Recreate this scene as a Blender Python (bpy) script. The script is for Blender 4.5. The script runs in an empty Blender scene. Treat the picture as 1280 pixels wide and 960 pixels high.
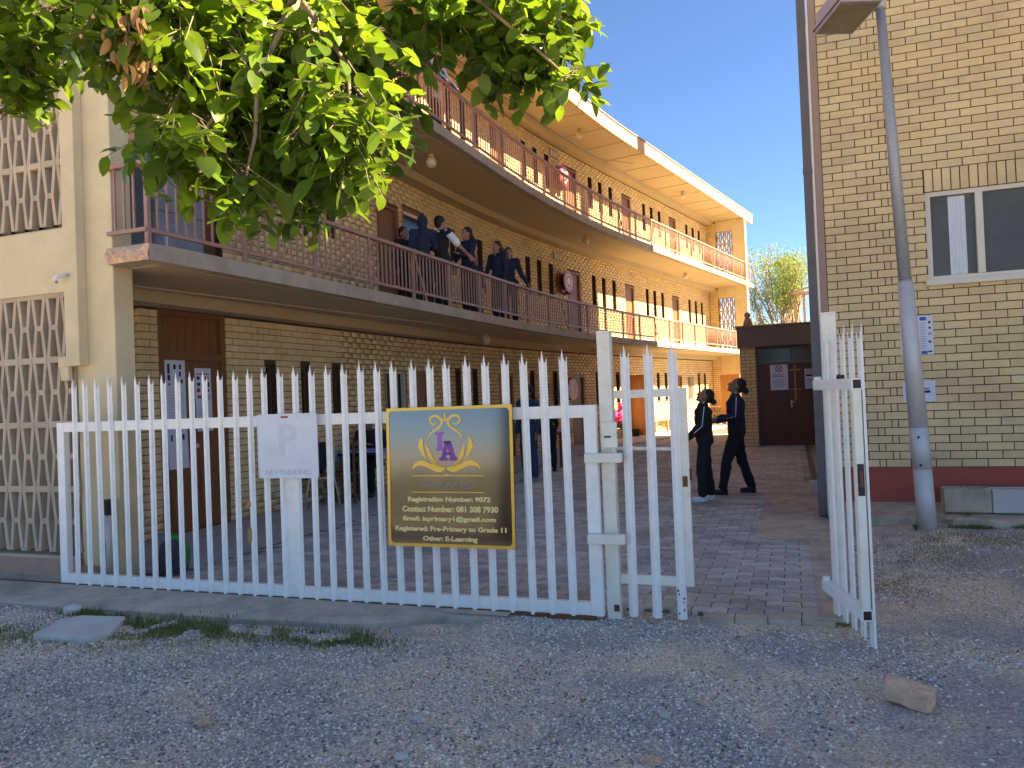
import bpy, math, random
import numpy as np
from mathutils import Vector, Matrix, Quaternion, noise as mnoise

random.seed(7)
RNG = np.random.default_rng(7)
R = math.radians
scene = bpy.context.scene
COL = scene.collection

# ---------------------------------------------------------------- camera
EYE = Vector((0, 0, 1.5))
PITCH, ROLL, YAW = R(0.9), R(2.25), R(20.0)
fw = Vector((-math.sin(YAW) * math.cos(PITCH), math.cos(YAW) * math.cos(PITCH), math.sin(PITCH)))
r0 = Vector((math.cos(YAW), math.sin(YAW), 0))
u0 = r0.cross(fw)
rt = r0 * math.cos(ROLL) - u0 * math.sin(ROLL)
up = r0 * math.sin(ROLL) + u0 * math.cos(ROLL)
cd = bpy.data.cameras.new('camera')
cd.sensor_width = 36.0
cd.sensor_fit = 'HORIZONTAL'
cd.lens = 27.0
cd.clip_start = 0.05
cd.clip_end = 2000
cam = bpy.data.objects.new('camera', cd)
COL.objects.link(cam)
cam.matrix_world = Matrix(((rt.x, up.x, -fw.x, EYE.x), (rt.y, up.y, -fw.y, EYE.y), (rt.z, up.z, -fw.z, EYE.z), (0, 0, 0, 1)))
scene.camera = cam

# ---------------------------------------------------------------- sky, sun, exposure
SUN_AZ, SUN_EL = 79.0, 34.0          # azimuth clockwise from +Y
w = bpy.data.worlds.new('World')
scene.world = w
w.use_nodes = True
nt = w.node_tree
nt.nodes.clear()
sky = nt.nodes.new('ShaderNodeTexSky')
sky.sky_type = 'NISHITA'
sky.sun_disc = False
sky.sun_elevation = R(SUN_EL)
sky.sun_rotation = R(SUN_AZ)
sky.altitude = 1000
sky.air_density = 0.7
sky.dust_density = 0.0
sky.ozone_density = 4.5
bg = nt.nodes.new('ShaderNodeBackground')
bg.inputs[1].default_value = 0.051
wo = nt.nodes.new('ShaderNodeOutputWorld')
nt.links.new(sky.outputs[0], bg.inputs[0])
nt.links.new(bg.outputs[0], wo.inputs[0])
sl = bpy.data.lights.new('sun', 'SUN')
sl.energy = 5.0
sl.angle = R(0.53)
sl.color = (1.0, 0.80, 0.52)
so = bpy.data.objects.new('sun', sl)
COL.objects.link(so)
sd = Vector((math.sin(R(SUN_AZ)) * math.cos(R(SUN_EL)), math.cos(R(SUN_AZ)) * math.cos(R(SUN_EL)), math.sin(R(SUN_EL))))
so.rotation_euler = sd.to_track_quat('Z', 'Y').to_euler()
so.location = (20, 5, 30)
scene.view_settings.view_transform = 'Standard'
scene.view_settings.look = 'None'
scene.view_settings.exposure = 2.62
scene.view_settings.gamma = 1.0
scene.cycles.max_bounces = 8
scene.cycles.diffuse_bounces = 5
scene.cycles.transparent_max_bounces = 8

# ---------------------------------------------------------------- materials
def M(name, col, rough=0.75, var=0.12, scale=6.0, bump=0.0, bscale=50.0, metal=0.0, island=0.0, spec=0.35,
      dirt=None, dirt_amt=0.0, dirt_scale=2.0, stretch=None, trans=0.0):
    m = bpy.data.materials.new(name)
    m.use_nodes = True
    n = m.node_tree.nodes
    L = m.node_tree.links
    p = n['Principled BSDF']
    tc = n.new('ShaderNodeTexCoord')
    gp_ = n.new('ShaderNodeNewGeometry')
    src = gp_.outputs['Position']          # world position: pieces that share a mesh still wear differently
    if stretch:
        mp = n.new('ShaderNodeMapping')
        mp.inputs['Scale'].default_value = stretch
        L.new(src, mp.inputs[0])
        src = mp.outputs[0]
    nz = n.new('ShaderNodeTexNoise')
    nz.inputs['Scale'].default_value = scale
    nz.inputs['Detail'].default_value = 6
    nz.inputs['Roughness'].default_value = 0.65
    L.new(src, nz.inputs['Vector'])
    mr = n.new('ShaderNodeMapRange')
    mr.inputs['From Min'].default_value = 0.25
    mr.inputs['From Max'].default_value = 0.75
    mr.inputs['To Min'].default_value = 1 - var
    mr.inputs['To Max'].default_value = 1 + var
    L.new(nz.outputs[0], mr.inputs['Value'])
    val = mr.outputs[0]
    if island > 0:
        g = n.new('ShaderNodeNewGeometry')
        oi = n.new('ShaderNodeObjectInfo')
        ad = n.new('ShaderNodeMath'); ad.operation = 'ADD'
        L.new(g.outputs['Random Per Island'], ad.inputs[0]); L.new(oi.outputs['Random'], ad.inputs[1])
        fr = n.new('ShaderNodeMath'); fr.operation = 'FRACT'
        L.new(ad.outputs[0], fr.inputs[0])
        ma = n.new('ShaderNodeMapRange')
        ma.inputs['To Min'].default_value = 1 - island
        ma.inputs['To Max'].default_value = 1 + island
        L.new(fr.outputs[0], ma.inputs['Value'])
        mu = n.new('ShaderNodeMath'); mu.operation = 'MULTIPLY'
        L.new(val, mu.inputs[0]); L.new(ma.outputs[0], mu.inputs[1])
        val = mu.outputs[0]
    vm = n.new('ShaderNodeVectorMath'); vm.operation = 'SCALE'
    rgb = n.new('ShaderNodeRGB'); rgb.outputs[0].default_value = (*col, 1)
    L.new(rgb.outputs[0], vm.inputs[0]); L.new(val, vm.inputs['Scale'])
    c = vm.outputs[0]
    if dirt is not None:
        n2 = n.new('ShaderNodeTexNoise')
        n2.inputs['Scale'].default_value = dirt_scale
        n2.inputs['Detail'].default_value = 8
        n2.inputs['Roughness'].default_value = 0.7
        L.new(src, n2.inputs['Vector'])
        m2 = n.new('ShaderNodeMapRange')
        m2.inputs['From Min'].default_value = 0.45
        m2.inputs['From Max'].default_value = 0.72
        m2.inputs['To Max'].default_value = dirt_amt
        L.new(n2.outputs[0], m2.inputs['Value'])
        mx = n.new('ShaderNodeMix'); mx.data_type = 'RGBA'
        L.new(m2.outputs[0], mx.inputs['Factor'])
        L.new(c, mx.inputs['A']); mx.inputs['B'].default_value = (*dirt, 1)
        c = mx.outputs['Result']
    L.new(c, p.inputs['Base Color'])
    p.inputs['Roughness'].default_value = rough
    p.inputs['Metallic'].default_value = metal
    p.inputs['Specular IOR Level'].default_value = spec
    if bump > 0:
        nb = n.new('ShaderNodeTexNoise')
        nb.inputs['Scale'].default_value = bscale
        nb.inputs['Detail'].default_value = 5
        L.new(src, nb.inputs['Vector'])
        b = n.new('ShaderNodeBump')
        b.inputs['Strength'].default_value = bump
        b.inputs['Distance'].default_value = 0.01
        L.new(nb.outputs[0], b.inputs['Height'])
        L.new(b.outputs[0], p.inputs['Normal'])
    if trans > 0:
        out = n['Material Output']
        tr = n.new('ShaderNodeBsdfTranslucent')
        bl = n.new('ShaderNodeVectorMath'); bl.operation = 'MULTIPLY'
        L.new(c, bl.inputs[0]); bl.inputs[1].default_value = (2.3, 2.1, 0.9)
        L.new(bl.outputs[0], tr.inputs[0])
        ms = n.new('ShaderNodeMixShader'); ms.inputs[0].default_value = trans
        L.new(p.outputs[0], ms.inputs[1]); L.new(tr.outputs[0], ms.inputs[2])
        L.new(ms.outputs[0], out.inputs[0])
    return m

BRICK = (0.74, 0.56, 0.285)
MT = {}
MT['brick'] = M('buff_brick', BRICK, 0.85, 0.10, 30, 0.55, 55, island=0.075, stretch=(1, 1, 1.8), dirt=(0.42, 0.29, 0.16), dirt_amt=0.55, dirt_scale=1.1)
MT['mortar'] = M('dark_mortar', (0.070, 0.045, 0.028), 0.95, 0.2, 20, 0.3)
MT['cream'] = M('cream_plaster', (0.67, 0.565, 0.34), 0.85, 0.06, 3, 0.12, 90, dirt=(0.36, 0.29, 0.19), dirt_amt=0.35, dirt_scale=1.6)
MT['block'] = M('breeze_block_concrete', (0.48, 0.39, 0.275), 0.92, 0.12, 12, 0.4, 70, island=0.08, dirt=(0.26, 0.21, 0.16), dirt_amt=0.4, dirt_scale=3)
MT['plinth'] = M('terracotta_paint', (0.44, 0.27, 0.185), 0.85, 0.12, 5, 0.15, 60, dirt=(0.22, 0.16, 0.11), dirt_amt=0.6)
MT['redplinth'] = M('red_plinth_paint', (0.37, 0.075, 0.05), 0.7, 0.10, 4, 0.1, 60, dirt=(0.20, 0.09, 0.07), dirt_amt=0.5)
MT['slab'] = M('weathered_slab', (0.40, 0.345, 0.255), 0.9, 0.14, 4, 0.25, 40, dirt=(0.20, 0.16, 0.115), dirt_amt=0.5, dirt_scale=2.5)
MT['soffit'] = M('soffit_paint', (0.50, 0.40, 0.25), 0.9, 0.05, 2, 0.05, dirt=(0.36, 0.28, 0.17), dirt_amt=0.4, dirt_scale=1.0)
MT['fascia'] = M('peach_fascia', (0.58, 0.37, 0.21), 0.8, 0.08, 3, 0.1, dirt=(0.40, 0.24, 0.14), dirt_amt=0.4)
MT['rail'] = M('brown_rail_paint', (0.38, 0.22, 0.165), 0.5, 0.10, 14, 0.05, dirt=(0.20, 0.10, 0.07), dirt_amt=0.5, dirt_scale=6)
MT['door'] = M('brown_door_wood', (0.20, 0.088, 0.034), 0.55, 0.22, 5, 0.12, 60, stretch=(6, 6, 0.6))
MT['doorlight'] = M('sunlit_door_wood', (0.42, 0.20, 0.065), 0.5, 0.20, 5, 0.1, 60, stretch=(6, 6, 0.6))  # lighter copy of the brown door, sunlit tone put into the colour
MT['shedwood'] = M('dark_red_door_wood', (0.115, 0.043, 0.024), 0.5, 0.22, 6, 0.1, 40, stretch=(5, 5, 0.5))
MT['frame'] = M('dark_window_frame', (0.13, 0.065, 0.035), 0.6, 0.1)
MT['glass'] = M('dark_glass', (0.030, 0.032, 0.028), 0.10, 0.02, spec=0.3)
MT['glassgrey'] = M('grey_window_glass', (0.105, 0.105, 0.088), 0.16, 0.30, 1.2, spec=0.22)
MT['curtain'] = M('yellow_curtain', (0.55, 0.36, 0.045), 0.9, 0.18, 14, 0.2, 30, stretch=(5, 5, 0.4))
MT['net'] = M('white_curtain', (0.66, 0.68, 0.70), 0.9, 0.10, 8, 0.2, 20, stretch=(6, 6, 0.3))
MT['creamframe'] = M('cream_window_frame', (0.70, 0.66, 0.53), 0.5, 0.05, 8, dirt=(0.5, 0.44, 0.33), dirt_amt=0.3)
MT['white'] = M('white_gate_paint', (0.90, 0.865, 0.79), 0.42, 0.05, 9, 0.06, 80, dirt=(0.52, 0.43, 0.31), dirt_amt=0.36, dirt_scale=9)
MT['cream_white'] = M('aged_white_paint', (0.84, 0.79, 0.65), 0.45, 0.06, 9, 0.06, 80, dirt=(0.50, 0.38, 0.25), dirt_amt=0.42, dirt_scale=9)
MT['rust'] = M('rust', (0.17, 0.065, 0.025), 0.9, 0.3, 30)
MT['black'] = M('black_plastic', (0.018, 0.018, 0.02), 0.5, 0.1)
MT['galv'] = M('galvanised_steel', (0.60, 0.59, 0.555), 0.5, 0.14, 10, 0.0, 40, metal=0.2, dirt=(0.36, 0.31, 0.27), dirt_amt=0.35, dirt_scale=5)
MT['greysteel'] = M('weathered_grey_steel', (0.37, 0.375, 0.375), 0.5, 0.15, 30, 0.1, 60, metal=0.25)
MT['lamphouse'] = M('lamp_housing', (0.36, 0.33, 0.36), 0.5, 0.1)
MT['lampglass'] = M('lamp_glass', (0.16, 0.15, 0.11), 0.15, 0.3, 4, spec=0.6)
MT['pipe'] = M('dark_downpipe', (0.135, 0.12, 0.11), 0.6, 0.15, 8)
MT['pinktrim'] = M('brown_corner_paint', (0.36, 0.245, 0.18), 0.8, 0.1, 5)
MT['concrete'] = M('old_concrete', (0.50, 0.41, 0.30), 0.92, 0.25, 5, 0.35, 40, dirt=(0.17, 0.145, 0.11), dirt_amt=0.7, dirt_scale=2.2)
MT['palecon'] = M('pale_concrete', (0.58, 0.55, 0.49), 0.9, 0.2, 6, 0.3, 50, dirt=(0.22, 0.19, 0.15), dirt_amt=0.5, dirt_scale=3)
MT['walk'] = M('walkway_concrete', (0.40, 0.38, 0.35), 0.85, 0.12, 3, 0.15, 50, dirt=(0.19, 0.18, 0.16), dirt_amt=0.4)
MT['paver'] = M('grey_brown_paver', (0.49, 0.465, 0.405), 0.88, 0.18, 12, 0.35, 60, island=0.22, dirt=(0.13, 0.11, 0.09), dirt_amt=0.5, dirt_scale=1.2)
MT['joint'] = M('joint_sand', (0.17, 0.135, 0.10), 0.95, 0.2, 30)
MT['pebble'] = M('gravel_stone', (0.62, 0.55, 0.455), 0.85, 0.15, 40, island=0.8)
MT['pebblelight'] = M('pale_gravel_stone', (0.72, 0.66, 0.56), 0.85, 0.15, 40, island=0.35)
MT['grass'] = M('green_grass', (0.13, 0.165, 0.05), 0.8, 0.2, 3, island=0.35, trans=0.25)
MT['drygrass'] = M('dry_grass', (0.27, 0.23, 0.10), 0.85, 0.2, 3, island=0.3, trans=0.2)
MT['leaf'] = M('tree_leaf', (0.098, 0.165, 0.018), 0.36, 0.12, 8, 0.1, 20, island=0.42, spec=0.45, trans=0.45)
MT['hedgeleaf'] = M('hedge_leaf', (0.030, 0.050, 0.014), 0.6, 0.12, 8, island=0.4, trans=0.2)
MT['deadleaf'] = M('dead_leaf', (0.33, 0.20, 0.09), 0.8, 0.2, 10, island=0.3, trans=0.25)
MT['bark'] = M('grey_bark', (0.22, 0.165, 0.11), 0.95, 0.25, 14, 0.5, 30)
MT['palebark'] = M('pale_bark', (0.33, 0.25, 0.19), 0.95, 0.2, 4, 0.2)
MT['farleaf'] = M('spring_leaf', (0.16, 0.23, 0.055), 0.8, 0.2, 1, island=0.4, trans=0.35)
MT['skin'] = M('brown_skin', (0.26, 0.13, 0.075), 0.5, 0.08, 12)
MT['skinlight'] = M('light_skin', (0.36, 0.19, 0.125), 0.55, 0.08, 12)
MT['hair'] = M('black_hair', (0.012, 0.010, 0.010), 0.55, 0.3, 60, 0.5, 90)
MT['navy'] = M('navy_cloth', (0.020, 0.026, 0.058), 0.9, 0.2, 10, 0.35, 18)
MT['blackcloth'] = M('black_cloth', (0.017, 0.017, 0.020), 0.9, 0.2, 10, 0.35, 18)
MT['bluecloth'] = M('blue_grey_cloth', (0.035, 0.055, 0.10), 0.9, 0.2, 10, 0.35, 18)
MT['whitecloth'] = M('white_cloth', (0.72, 0.72, 0.75), 0.9, 0.06, 10, 0.2, 20)
MT['pink'] = M('pink_cloth', (0.70, 0.04, 0.20), 0.8, 0.1)
MT['shoewhite'] = M('white_shoe', (0.70, 0.70, 0.72), 0.6, 0.06)
MT['paper'] = M('paper', (0.66, 0.68, 0.74), 0.8, 0.04, 5, 0.1, 6)
MT['inkblue'] = M('blue_ink', (0.05, 0.11, 0.42), 0.8, 0.1)
MT['inkdark'] = M('dark_ink', (0.03, 0.03, 0.05), 0.8, 0.1)
MT['inkred'] = M('red_ink', (0.42, 0.05, 0.05), 0.8, 0.1)
MT['inkpale'] = M('pale_ink', (0.36, 0.40, 0.52), 0.8, 0.1)
MT['redpaint'] = M('red_reel_paint', (0.42, 0.035, 0.02), 0.4, 0.1)
MT['reddark'] = M('dark_red_box', (0.11, 0.018, 0.015), 0.5, 0.1)
MT['globe'] = M('lamp_globe', (0.58, 0.52, 0.41), 0.3, 0.05)
MT['cable'] = M('pale_conduit', (0.56, 0.49, 0.38), 0.6, 0.05)
MT['pvc'] = M('white_pvc', (0.74, 0.73, 0.70), 0.4, 0.05)
MT['gold'] = M('gold_print', (0.62, 0.40, 0.07), 0.32, 0.06, 6, metal=0.55)
MT['goldtext'] = M('pale_gold_print', (0.88, 0.66, 0.24), 0.5, 0.03)
MT['purple'] = M('purple_print', (0.26, 0.075, 0.33), 0.5, 0.05)
MT['purplelight'] = M('light_purple_print', (0.40, 0.16, 0.46), 0.5, 0.05)
MT['greyprint'] = M('grey_print', (0.30, 0.29, 0.28), 0.5, 0.05)
MT['signblack'] = M('dark_mirror_board', (0.115, 0.118, 0.125), 0.11, 0.03, 3, metal=1.0)
MT['signwhite'] = M('faded_sign_board', (0.70, 0.71, 0.72), 0.45, 0.04, 6, 0.05, dirt=(0.55, 0.52, 0.48), dirt_amt=0.4, dirt_scale=5)
MT['faded'] = M('faded_grey_print', (0.64, 0.645, 0.65), 0.6, 0.06, 20)
MT['fadedpink'] = M('faded_pink_print', (0.61, 0.56, 0.56), 0.6, 0.35, 30)
MT['cabinet'] = M('blue_grey_cabinet', (0.22, 0.245, 0.275), 0.55, 0.2, 5, 0.1, dirt=(0.12, 0.12, 0.13), dirt_amt=0.5)
MT['chairred'] = M('maroon_seat', (0.22, 0.02, 0.035), 0.8, 0.1)
MT['lavender'] = M('lavender_cloth', (0.30, 0.30, 0.72), 0.8, 0.1)
MT['wood'] = M('pale_bench_wood', (0.42, 0.27, 0.12), 0.8, 0.2)
MT['greenbag'] = M('green_bag', (0.02, 0.25, 0.04), 0.6, 0.1)
MT['greycloth'] = M('dark_grey_cloth', (0.06, 0.055, 0.06), 0.8, 0.2, 8, 0.2)
MT['oldbrick'] = M('broken_brick', (0.72, 0.46, 0.30), 0.92, 0.18, 18, 0.7, 40, dirt=(0.34, 0.16, 0.09), dirt_amt=0.6, dirt_scale=14)
MT['shedroof'] = M('grey_brown_fascia', (0.185, 0.145, 0.125), 0.85, 0.1, 3)
MT['plainwall'] = M('buff_side_wall', (0.42, 0.33, 0.19), 0.85, 0.12, 6, 0.2)
MT['interior'] = M('shaded_interior', (0.03, 0.027, 0.022), 0.9, 0.1)  # near-black, so the shade behind the openings is in the colour
MT['roofsheet'] = M('roof_sheet', (0.3, 0.22, 0.17), 0.7, 0.1)
MT['pinktimber'] = M('pinkish_timber', (0.42, 0.25, 0.19), 0.85, 0.15)

# ground: dark gravel bed broken by tan dirt
def ground_mat():
    m = bpy.data.materials.new('gravel_ground')
    m.use_nodes = True
    n = m.node_tree.nodes; L = m.node_tree.links
    p = n['Principled BSDF']
    tc = n.new('ShaderNodeTexCoord')
    big = n.new('ShaderNodeTexNoise'); big.inputs['Scale'].default_value = 0.9; big.inputs['Detail'].default_value = 7; big.inputs['Roughness'].default_value = 0.62
    fine = n.new('ShaderNodeTexNoise'); fine.inputs['Scale'].default_value = 70; fine.inputs['Detail'].default_value = 4
    vor = n.new('ShaderNodeTexVoronoi'); vor.inputs['Scale'].default_value = 95
    for t in (big, fine, vor): L.new(tc.outputs['Object'], t.inputs['Vector'])
    r1 = n.new('ShaderNodeValToRGB')
    r1.color_ramp.elements[0].position = 0.43; r1.color_ramp.elements[0].color = (0.42, 0.38, 0.325, 1)
    r1.color_ramp.elements[1].position = 0.57; r1.color_ramp.elements[1].color = (0.70, 0.56, 0.385, 1)
    L.new(big.outputs[0], r1.inputs[0])
    hs = n.new('ShaderNodeMapRange'); hs.inputs['To Min'].default_value = 0.45; hs.inputs['To Max'].default_value = 1.55
    L.new(fine.outputs[0], hs.inputs['Value'])
    vm = n.new('ShaderNodeVectorMath'); vm.operation = 'SCALE'
    L.new(r1.outputs[0], vm.inputs[0]); L.new(hs.outputs[0], vm.inputs['Scale'])
    vr = n.new('ShaderNodeMapRange'); vr.inputs['To Min'].default_value = 0.65; vr.inputs['To Max'].default_value = 1.35
    sp = n.new('ShaderNodeSeparateColor'); L.new(vor.outputs['Color'], sp.inputs[0]); L.new(sp.outputs[0], vr.inputs['Value'])
    v2 = n.new('ShaderNodeVectorMath'); v2.operation = 'SCALE'
    L.new(vm.outputs[0], v2.inputs[0]); L.new(vr.outputs[0], v2.inputs['Scale'])
    sx = n.new('ShaderNodeVectorMath'); sx.operation = 'LENGTH'
    L.new(tc.outputs['Object'], sx.inputs[0])
    fr = n.new('ShaderNodeMapRange'); fr.inputs['From Min'].default_value = 8.0; fr.inputs['From Max'].default_value = 11.0
    L.new(sx.outputs['Value'], fr.inputs['Value'])
    sp2 = n.new('ShaderNodeSeparateXYZ'); L.new(tc.outputs['Object'], sp2.inputs[0])
    fy = n.new('ShaderNodeMapRange'); fy.inputs['From Min'].default_value = 0.3; fy.inputs['From Max'].default_value = -0.7
    L.new(sp2.outputs[1], fy.inputs['Value'])
    mxx = n.new('ShaderNodeMath'); mxx.operation = 'MAXIMUM'
    L.new(fr.outputs[0], mxx.inputs[0]); L.new(fy.outputs[0], mxx.inputs[1])
    sm = n.new('ShaderNodeMix'); sm.data_type = 'RGBA'
    L.new(mxx.outputs[0], sm.inputs['Factor']); L.new(v2.outputs[0], sm.inputs['A'])
    sm.inputs['B'].default_value = (0.52, 0.44, 0.33, 1)          # pale sandy street beyond the forecourt
    L.new(sm.outputs['Result'], p.inputs['Base Color'])
    p.inputs['Roughness'].default_value = 0.95
    p.inputs['Specular IOR Level'].default_value = 0.2
    b = n.new('ShaderNodeBump'); b.inputs['Strength'].default_value = 0.7; b.inputs['Distance'].default_value = 0.012
    L.new(vor.outputs['Distance'], b.inputs['Height'])
    L.new(b.outputs[0], p.inputs['Normal'])
    return m
MT['ground'] = ground_mat()

# ---------------------------------------------------------------- helpers
def link(name, me, parent=None):
    o = bpy.data.objects.new(name, me)
    COL.objects.link(o)
    if parent is not None:
        o.parent = parent
    return o

def tag(o, label=None, cat=None, group=None, kind=None):
    if label: o['label'] = label
    if cat: o['category'] = cat
    if group: o['group'] = group
    if kind: o['kind'] = kind
    return o

def thing(name, label, cat, loc=(0, 0, 0), rz=0.0, group=None):
    o = bpy.data.objects.new(name, None)
    o.empty_display_size = 0.1
    COL.objects.link(o)
    o.location = loc
    o.rotation_euler = (0, 0, rz)
    return tag(o, label, cat, group)

class MB:
    def __init__(s):
        s.v = []; s.f = []; s.m = []
    def add(s, vs, fs, mi=0):
        b = len(s.v)
        s.v += [tuple(v) for v in vs]
        s.f += [tuple(i + b for i in f) for f in fs]
        s.m += [mi] * len(fs)
    def hexa(s, p, mi=0):
        # p: 8 points, bottom loop 0-3 (ccw from above), top loop 4-7
        s.add(p, [(3, 2, 1, 0), (4, 5, 6, 7), (0, 1, 5, 4), (1, 2, 6, 5), (2, 3, 7, 6), (3, 0, 4, 7)], mi)
    def box(s, x0, x1, y0, y1, z0, z1, mi=0):
        s.hexa([(x0, y0, z0), (x1, y0, z0), (x1, y1, z0), (x0, y1, z0), (x0, y0, z1), (x1, y0, z1), (x1, y1, z1), (x0, y1, z1)], mi)
    def obox(s, c, ax, ay, az, mi=0):
        c = Vector(c); ax = Vector(ax); ay = Vector(ay); az = Vector(az)
        s.hexa([c - ax - ay - az, c + ax - ay - az, c + ax + ay - az, c - ax + ay - az, c - ax - ay + az, c + ax - ay + az, c + ax + ay + az, c - ax + ay + az], mi)
    def bar(s, a, b, wx, wy, mi=0, ref=(0, 0, 1)):
        a = Vector(a); b = Vector(b); d = (b - a); l = d.length; d.normalize()
        ref = Vector(ref)
        if abs(d.dot(ref)) > 0.95: ref = Vector((1, 0, 0))
        x = d.cross(ref).normalized(); y = x.cross(d).normalized()
        s.obox((a + b) / 2, x * wx / 2, d * l / 2, y * wy / 2, mi)
    def prism(s, poly, off, mi=0):
        # poly: list of 3D points (planar), extruded by vector off
        n = len(poly); off = Vector(off)
        vs = [Vector(p) for p in poly] + [Vector(p) + off for p in poly]
        fs = [tuple(reversed(range(n))), tuple(range(n, 2 * n))] + [(i, (i + 1) % n, n + (i + 1) % n, n + i) for i in range(n)]
        s.add(vs, fs, mi)
    def tube(s, path, rad, seg=8, mi=0, caps=True):
        path = [Vector(p) for p in path]
        if not hasattr(rad, '__len__'): rad = [rad] * len(path)
        b = len(s.v); n = len(path)
        prev = None
        for i, p in enumerate(path):
            t = (path[min(i + 1, n - 1)] - path[max(i - 1, 0)])
            if t.length < 1e-9: t = Vector((0, 0, 1))
            t.normalize()
            if prev is None:
                ref = Vector((0, 0, 1)) if abs(t.z) < 0.9 else Vector((1, 0, 0))
                x = t.cross(ref).normalized()
            else:
                x = (prev - t * prev.dot(t)).normalized()
            prev = x
            y = t.cross(x)
            for k in range(seg):
                a = 2 * math.pi * k / seg
                s.v.append(tuple(p + (x * math.cos(a) + y * math.sin(a)) * rad[i]))
        for i in range(n - 1):
            for k in range(seg):
                k2 = (k + 1) % seg
                s.f.append((b + i * seg + k, b + i * seg + k2, b + (i + 1) * seg + k2, b + (i + 1) * seg + k)); s.m.append(mi)
        if caps:
            s.f.append(tuple(b + k for k in reversed(range(seg)))); s.m.append(mi)
            s.f.append(tuple(b + (n - 1) * seg + k for k in range(seg))); s.m.append(mi)
    def ball(s, c, rx, ry=None, rz=None, seg=12, rings=8, mi=0, rot=None):
        ry = rx if ry is None else ry; rz = rx if rz is None else rz
        c = Vector(c)
        def P(v):
            v = Vector(v)
            if rot is not None: v = rot @ v
            return c + v
        vs = [P((0, 0, -rz))]
        for i in range(1, rings):
            ph = -math.pi / 2 + math.pi * i / rings
            for k in range(seg):
                a = 2 * math.pi * k / seg
                vs.append(P((rx * math.cos(ph) * math.cos(a), ry * math.cos(ph) * math.sin(a), rz * math.sin(ph))))
        vs.append(P((0, 0, rz)))
        fs = []
        for k in range(seg): fs.append((0, 1 + (k + 1) % seg, 1 + k))
        for i in range(rings - 2):
            for k in range(seg):
                a = 1 + i * seg + k; b2 = 1 + i * seg + (k + 1) % seg
                fs.append((a, b2, b2 + seg, a + seg))
        top = len(vs) - 1; st = 1 + (rings - 2) * seg
        for k in range(seg): fs.append((st + k, st + (k + 1) % seg, top))
        s.add(vs, fs, mi)
    def capsule(s, a, b, ra, rb, seg=10, mi=0):
        a = Vector(a); b = Vector(b); d = (b - a)
        L_ = d.length
        d = d / L_ if L_ > 1e-6 else Vector((0, 0, 1))
        pts = []; rr = []
        for k in range(4):
            t = -math.pi / 2 + math.pi / 2 * (k + 0.35) / 4
            pts.append(a + d * ra * math.sin(t)); rr.append(ra * math.cos(t))
        for k in range(4):
            t = math.pi / 2 * (k + 0.65) / 4
            pts.append(b + d * rb * math.sin(t)); rr.append(rb * math.cos(t))
        s.tube(pts, rr, seg, mi)
    def mesh(s, name, mats, smooth=False):
        me = bpy.data.meshes.new(name)
        me.from_pydata(s.v, [], s.f)
        mats = mats if isinstance(mats, (list, tuple)) else [mats]
        for m in mats: me.materials.append(MT[m] if isinstance(m, str) else m)
        if len(mats) > 1: me.polygons.foreach_set('material_index', s.m)
        if smooth: me.polygons.foreach_set('use_smooth', [True] * len(s.f))
        me.update()
        return me
    def build(s, name, mats, parent=None, smooth=False, bevel=0.0):
        o = link(name, s.mesh(name, mats, smooth), parent)
        if bevel > 0:
            b = o.modifiers.new('bevel', 'BEVEL'); b.width = bevel; b.segments = 2; b.limit_method = 'ANGLE'; b.angle_limit = R(40)
        return o

def np_mesh(name, V, F, mats, midx=None, smooth=False):
    """V (n,3), F (m,k) arrays of one polygon size"""
    V = np.ascontiguousarray(V, dtype=np.float32); F = np.ascontiguousarray(F, dtype=np.int32)
    me = bpy.data.meshes.new(name)
    m, k = F.shape
    me.vertices.add(len(V)); me.vertices.foreach_set('co', V.ravel())
    me.loops.add(m * k); me.loops.foreach_set('vertex_index', F.ravel())
    me.polygons.add(m)
    me.polygons.foreach_set('loop_start', np.arange(0, m * k, k, dtype=np.int32))
    me.polygons.foreach_set('loop_total', np.full(m, k, dtype=np.int32))
    mats = mats if isinstance(mats, (list, tuple)) else [mats]
    for mm in mats: me.materials.append(MT[mm])
    if midx is not None: me.polygons.foreach_set('material_index', np.ascontiguousarray(midx, dtype=np.int32))
    if smooth: me.polygons.foreach_set('use_smooth', np.ones(m, dtype=bool))
    me.update(calc_edges=True)
    me.validate()
    return me

def instances_np(tv, tf, rot, loc):
    """tv (a,3), tf (b,k), rot (N,3,3), loc (N,3) -> joined verts, faces"""
    N = len(loc); a = len(tv)
    V = np.einsum('nij,aj->nai', rot, tv) + loc[:, None, :]
    F = tf[None, :, :] + (np.arange(N) * a)[:, None, None]
    return V.reshape(-1, 3), F.reshape(-1, tf.shape[1])

REMESH = []       # objects whose voxel remesh is applied once at the end
TEXTS = []        # (object, wanted width, wanted height)

FOLDS = bpy.data.textures.new('cloth_folds', 'CLOUDS'); FOLDS.noise_scale = 0.085; FOLDS.noise_depth = 1
def remesh(name, mb, mat, voxel, parent=None, iters=4, folds=0.0):
    o = mb.build(name, mat, parent, True)
    m = o.modifiers.new('skin', 'REMESH'); m.mode = 'VOXEL'; m.voxel_size = voxel; m.use_smooth_shade = True
    sm = o.modifiers.new('smooth', 'SMOOTH'); sm.iterations = iters; sm.factor = 0.5
    if folds:
        d = o.modifiers.new('folds', 'DISPLACE'); d.texture = FOLDS; d.strength = folds; d.mid_level = 0.5
    REMESH.append(o)
    return o

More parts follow.
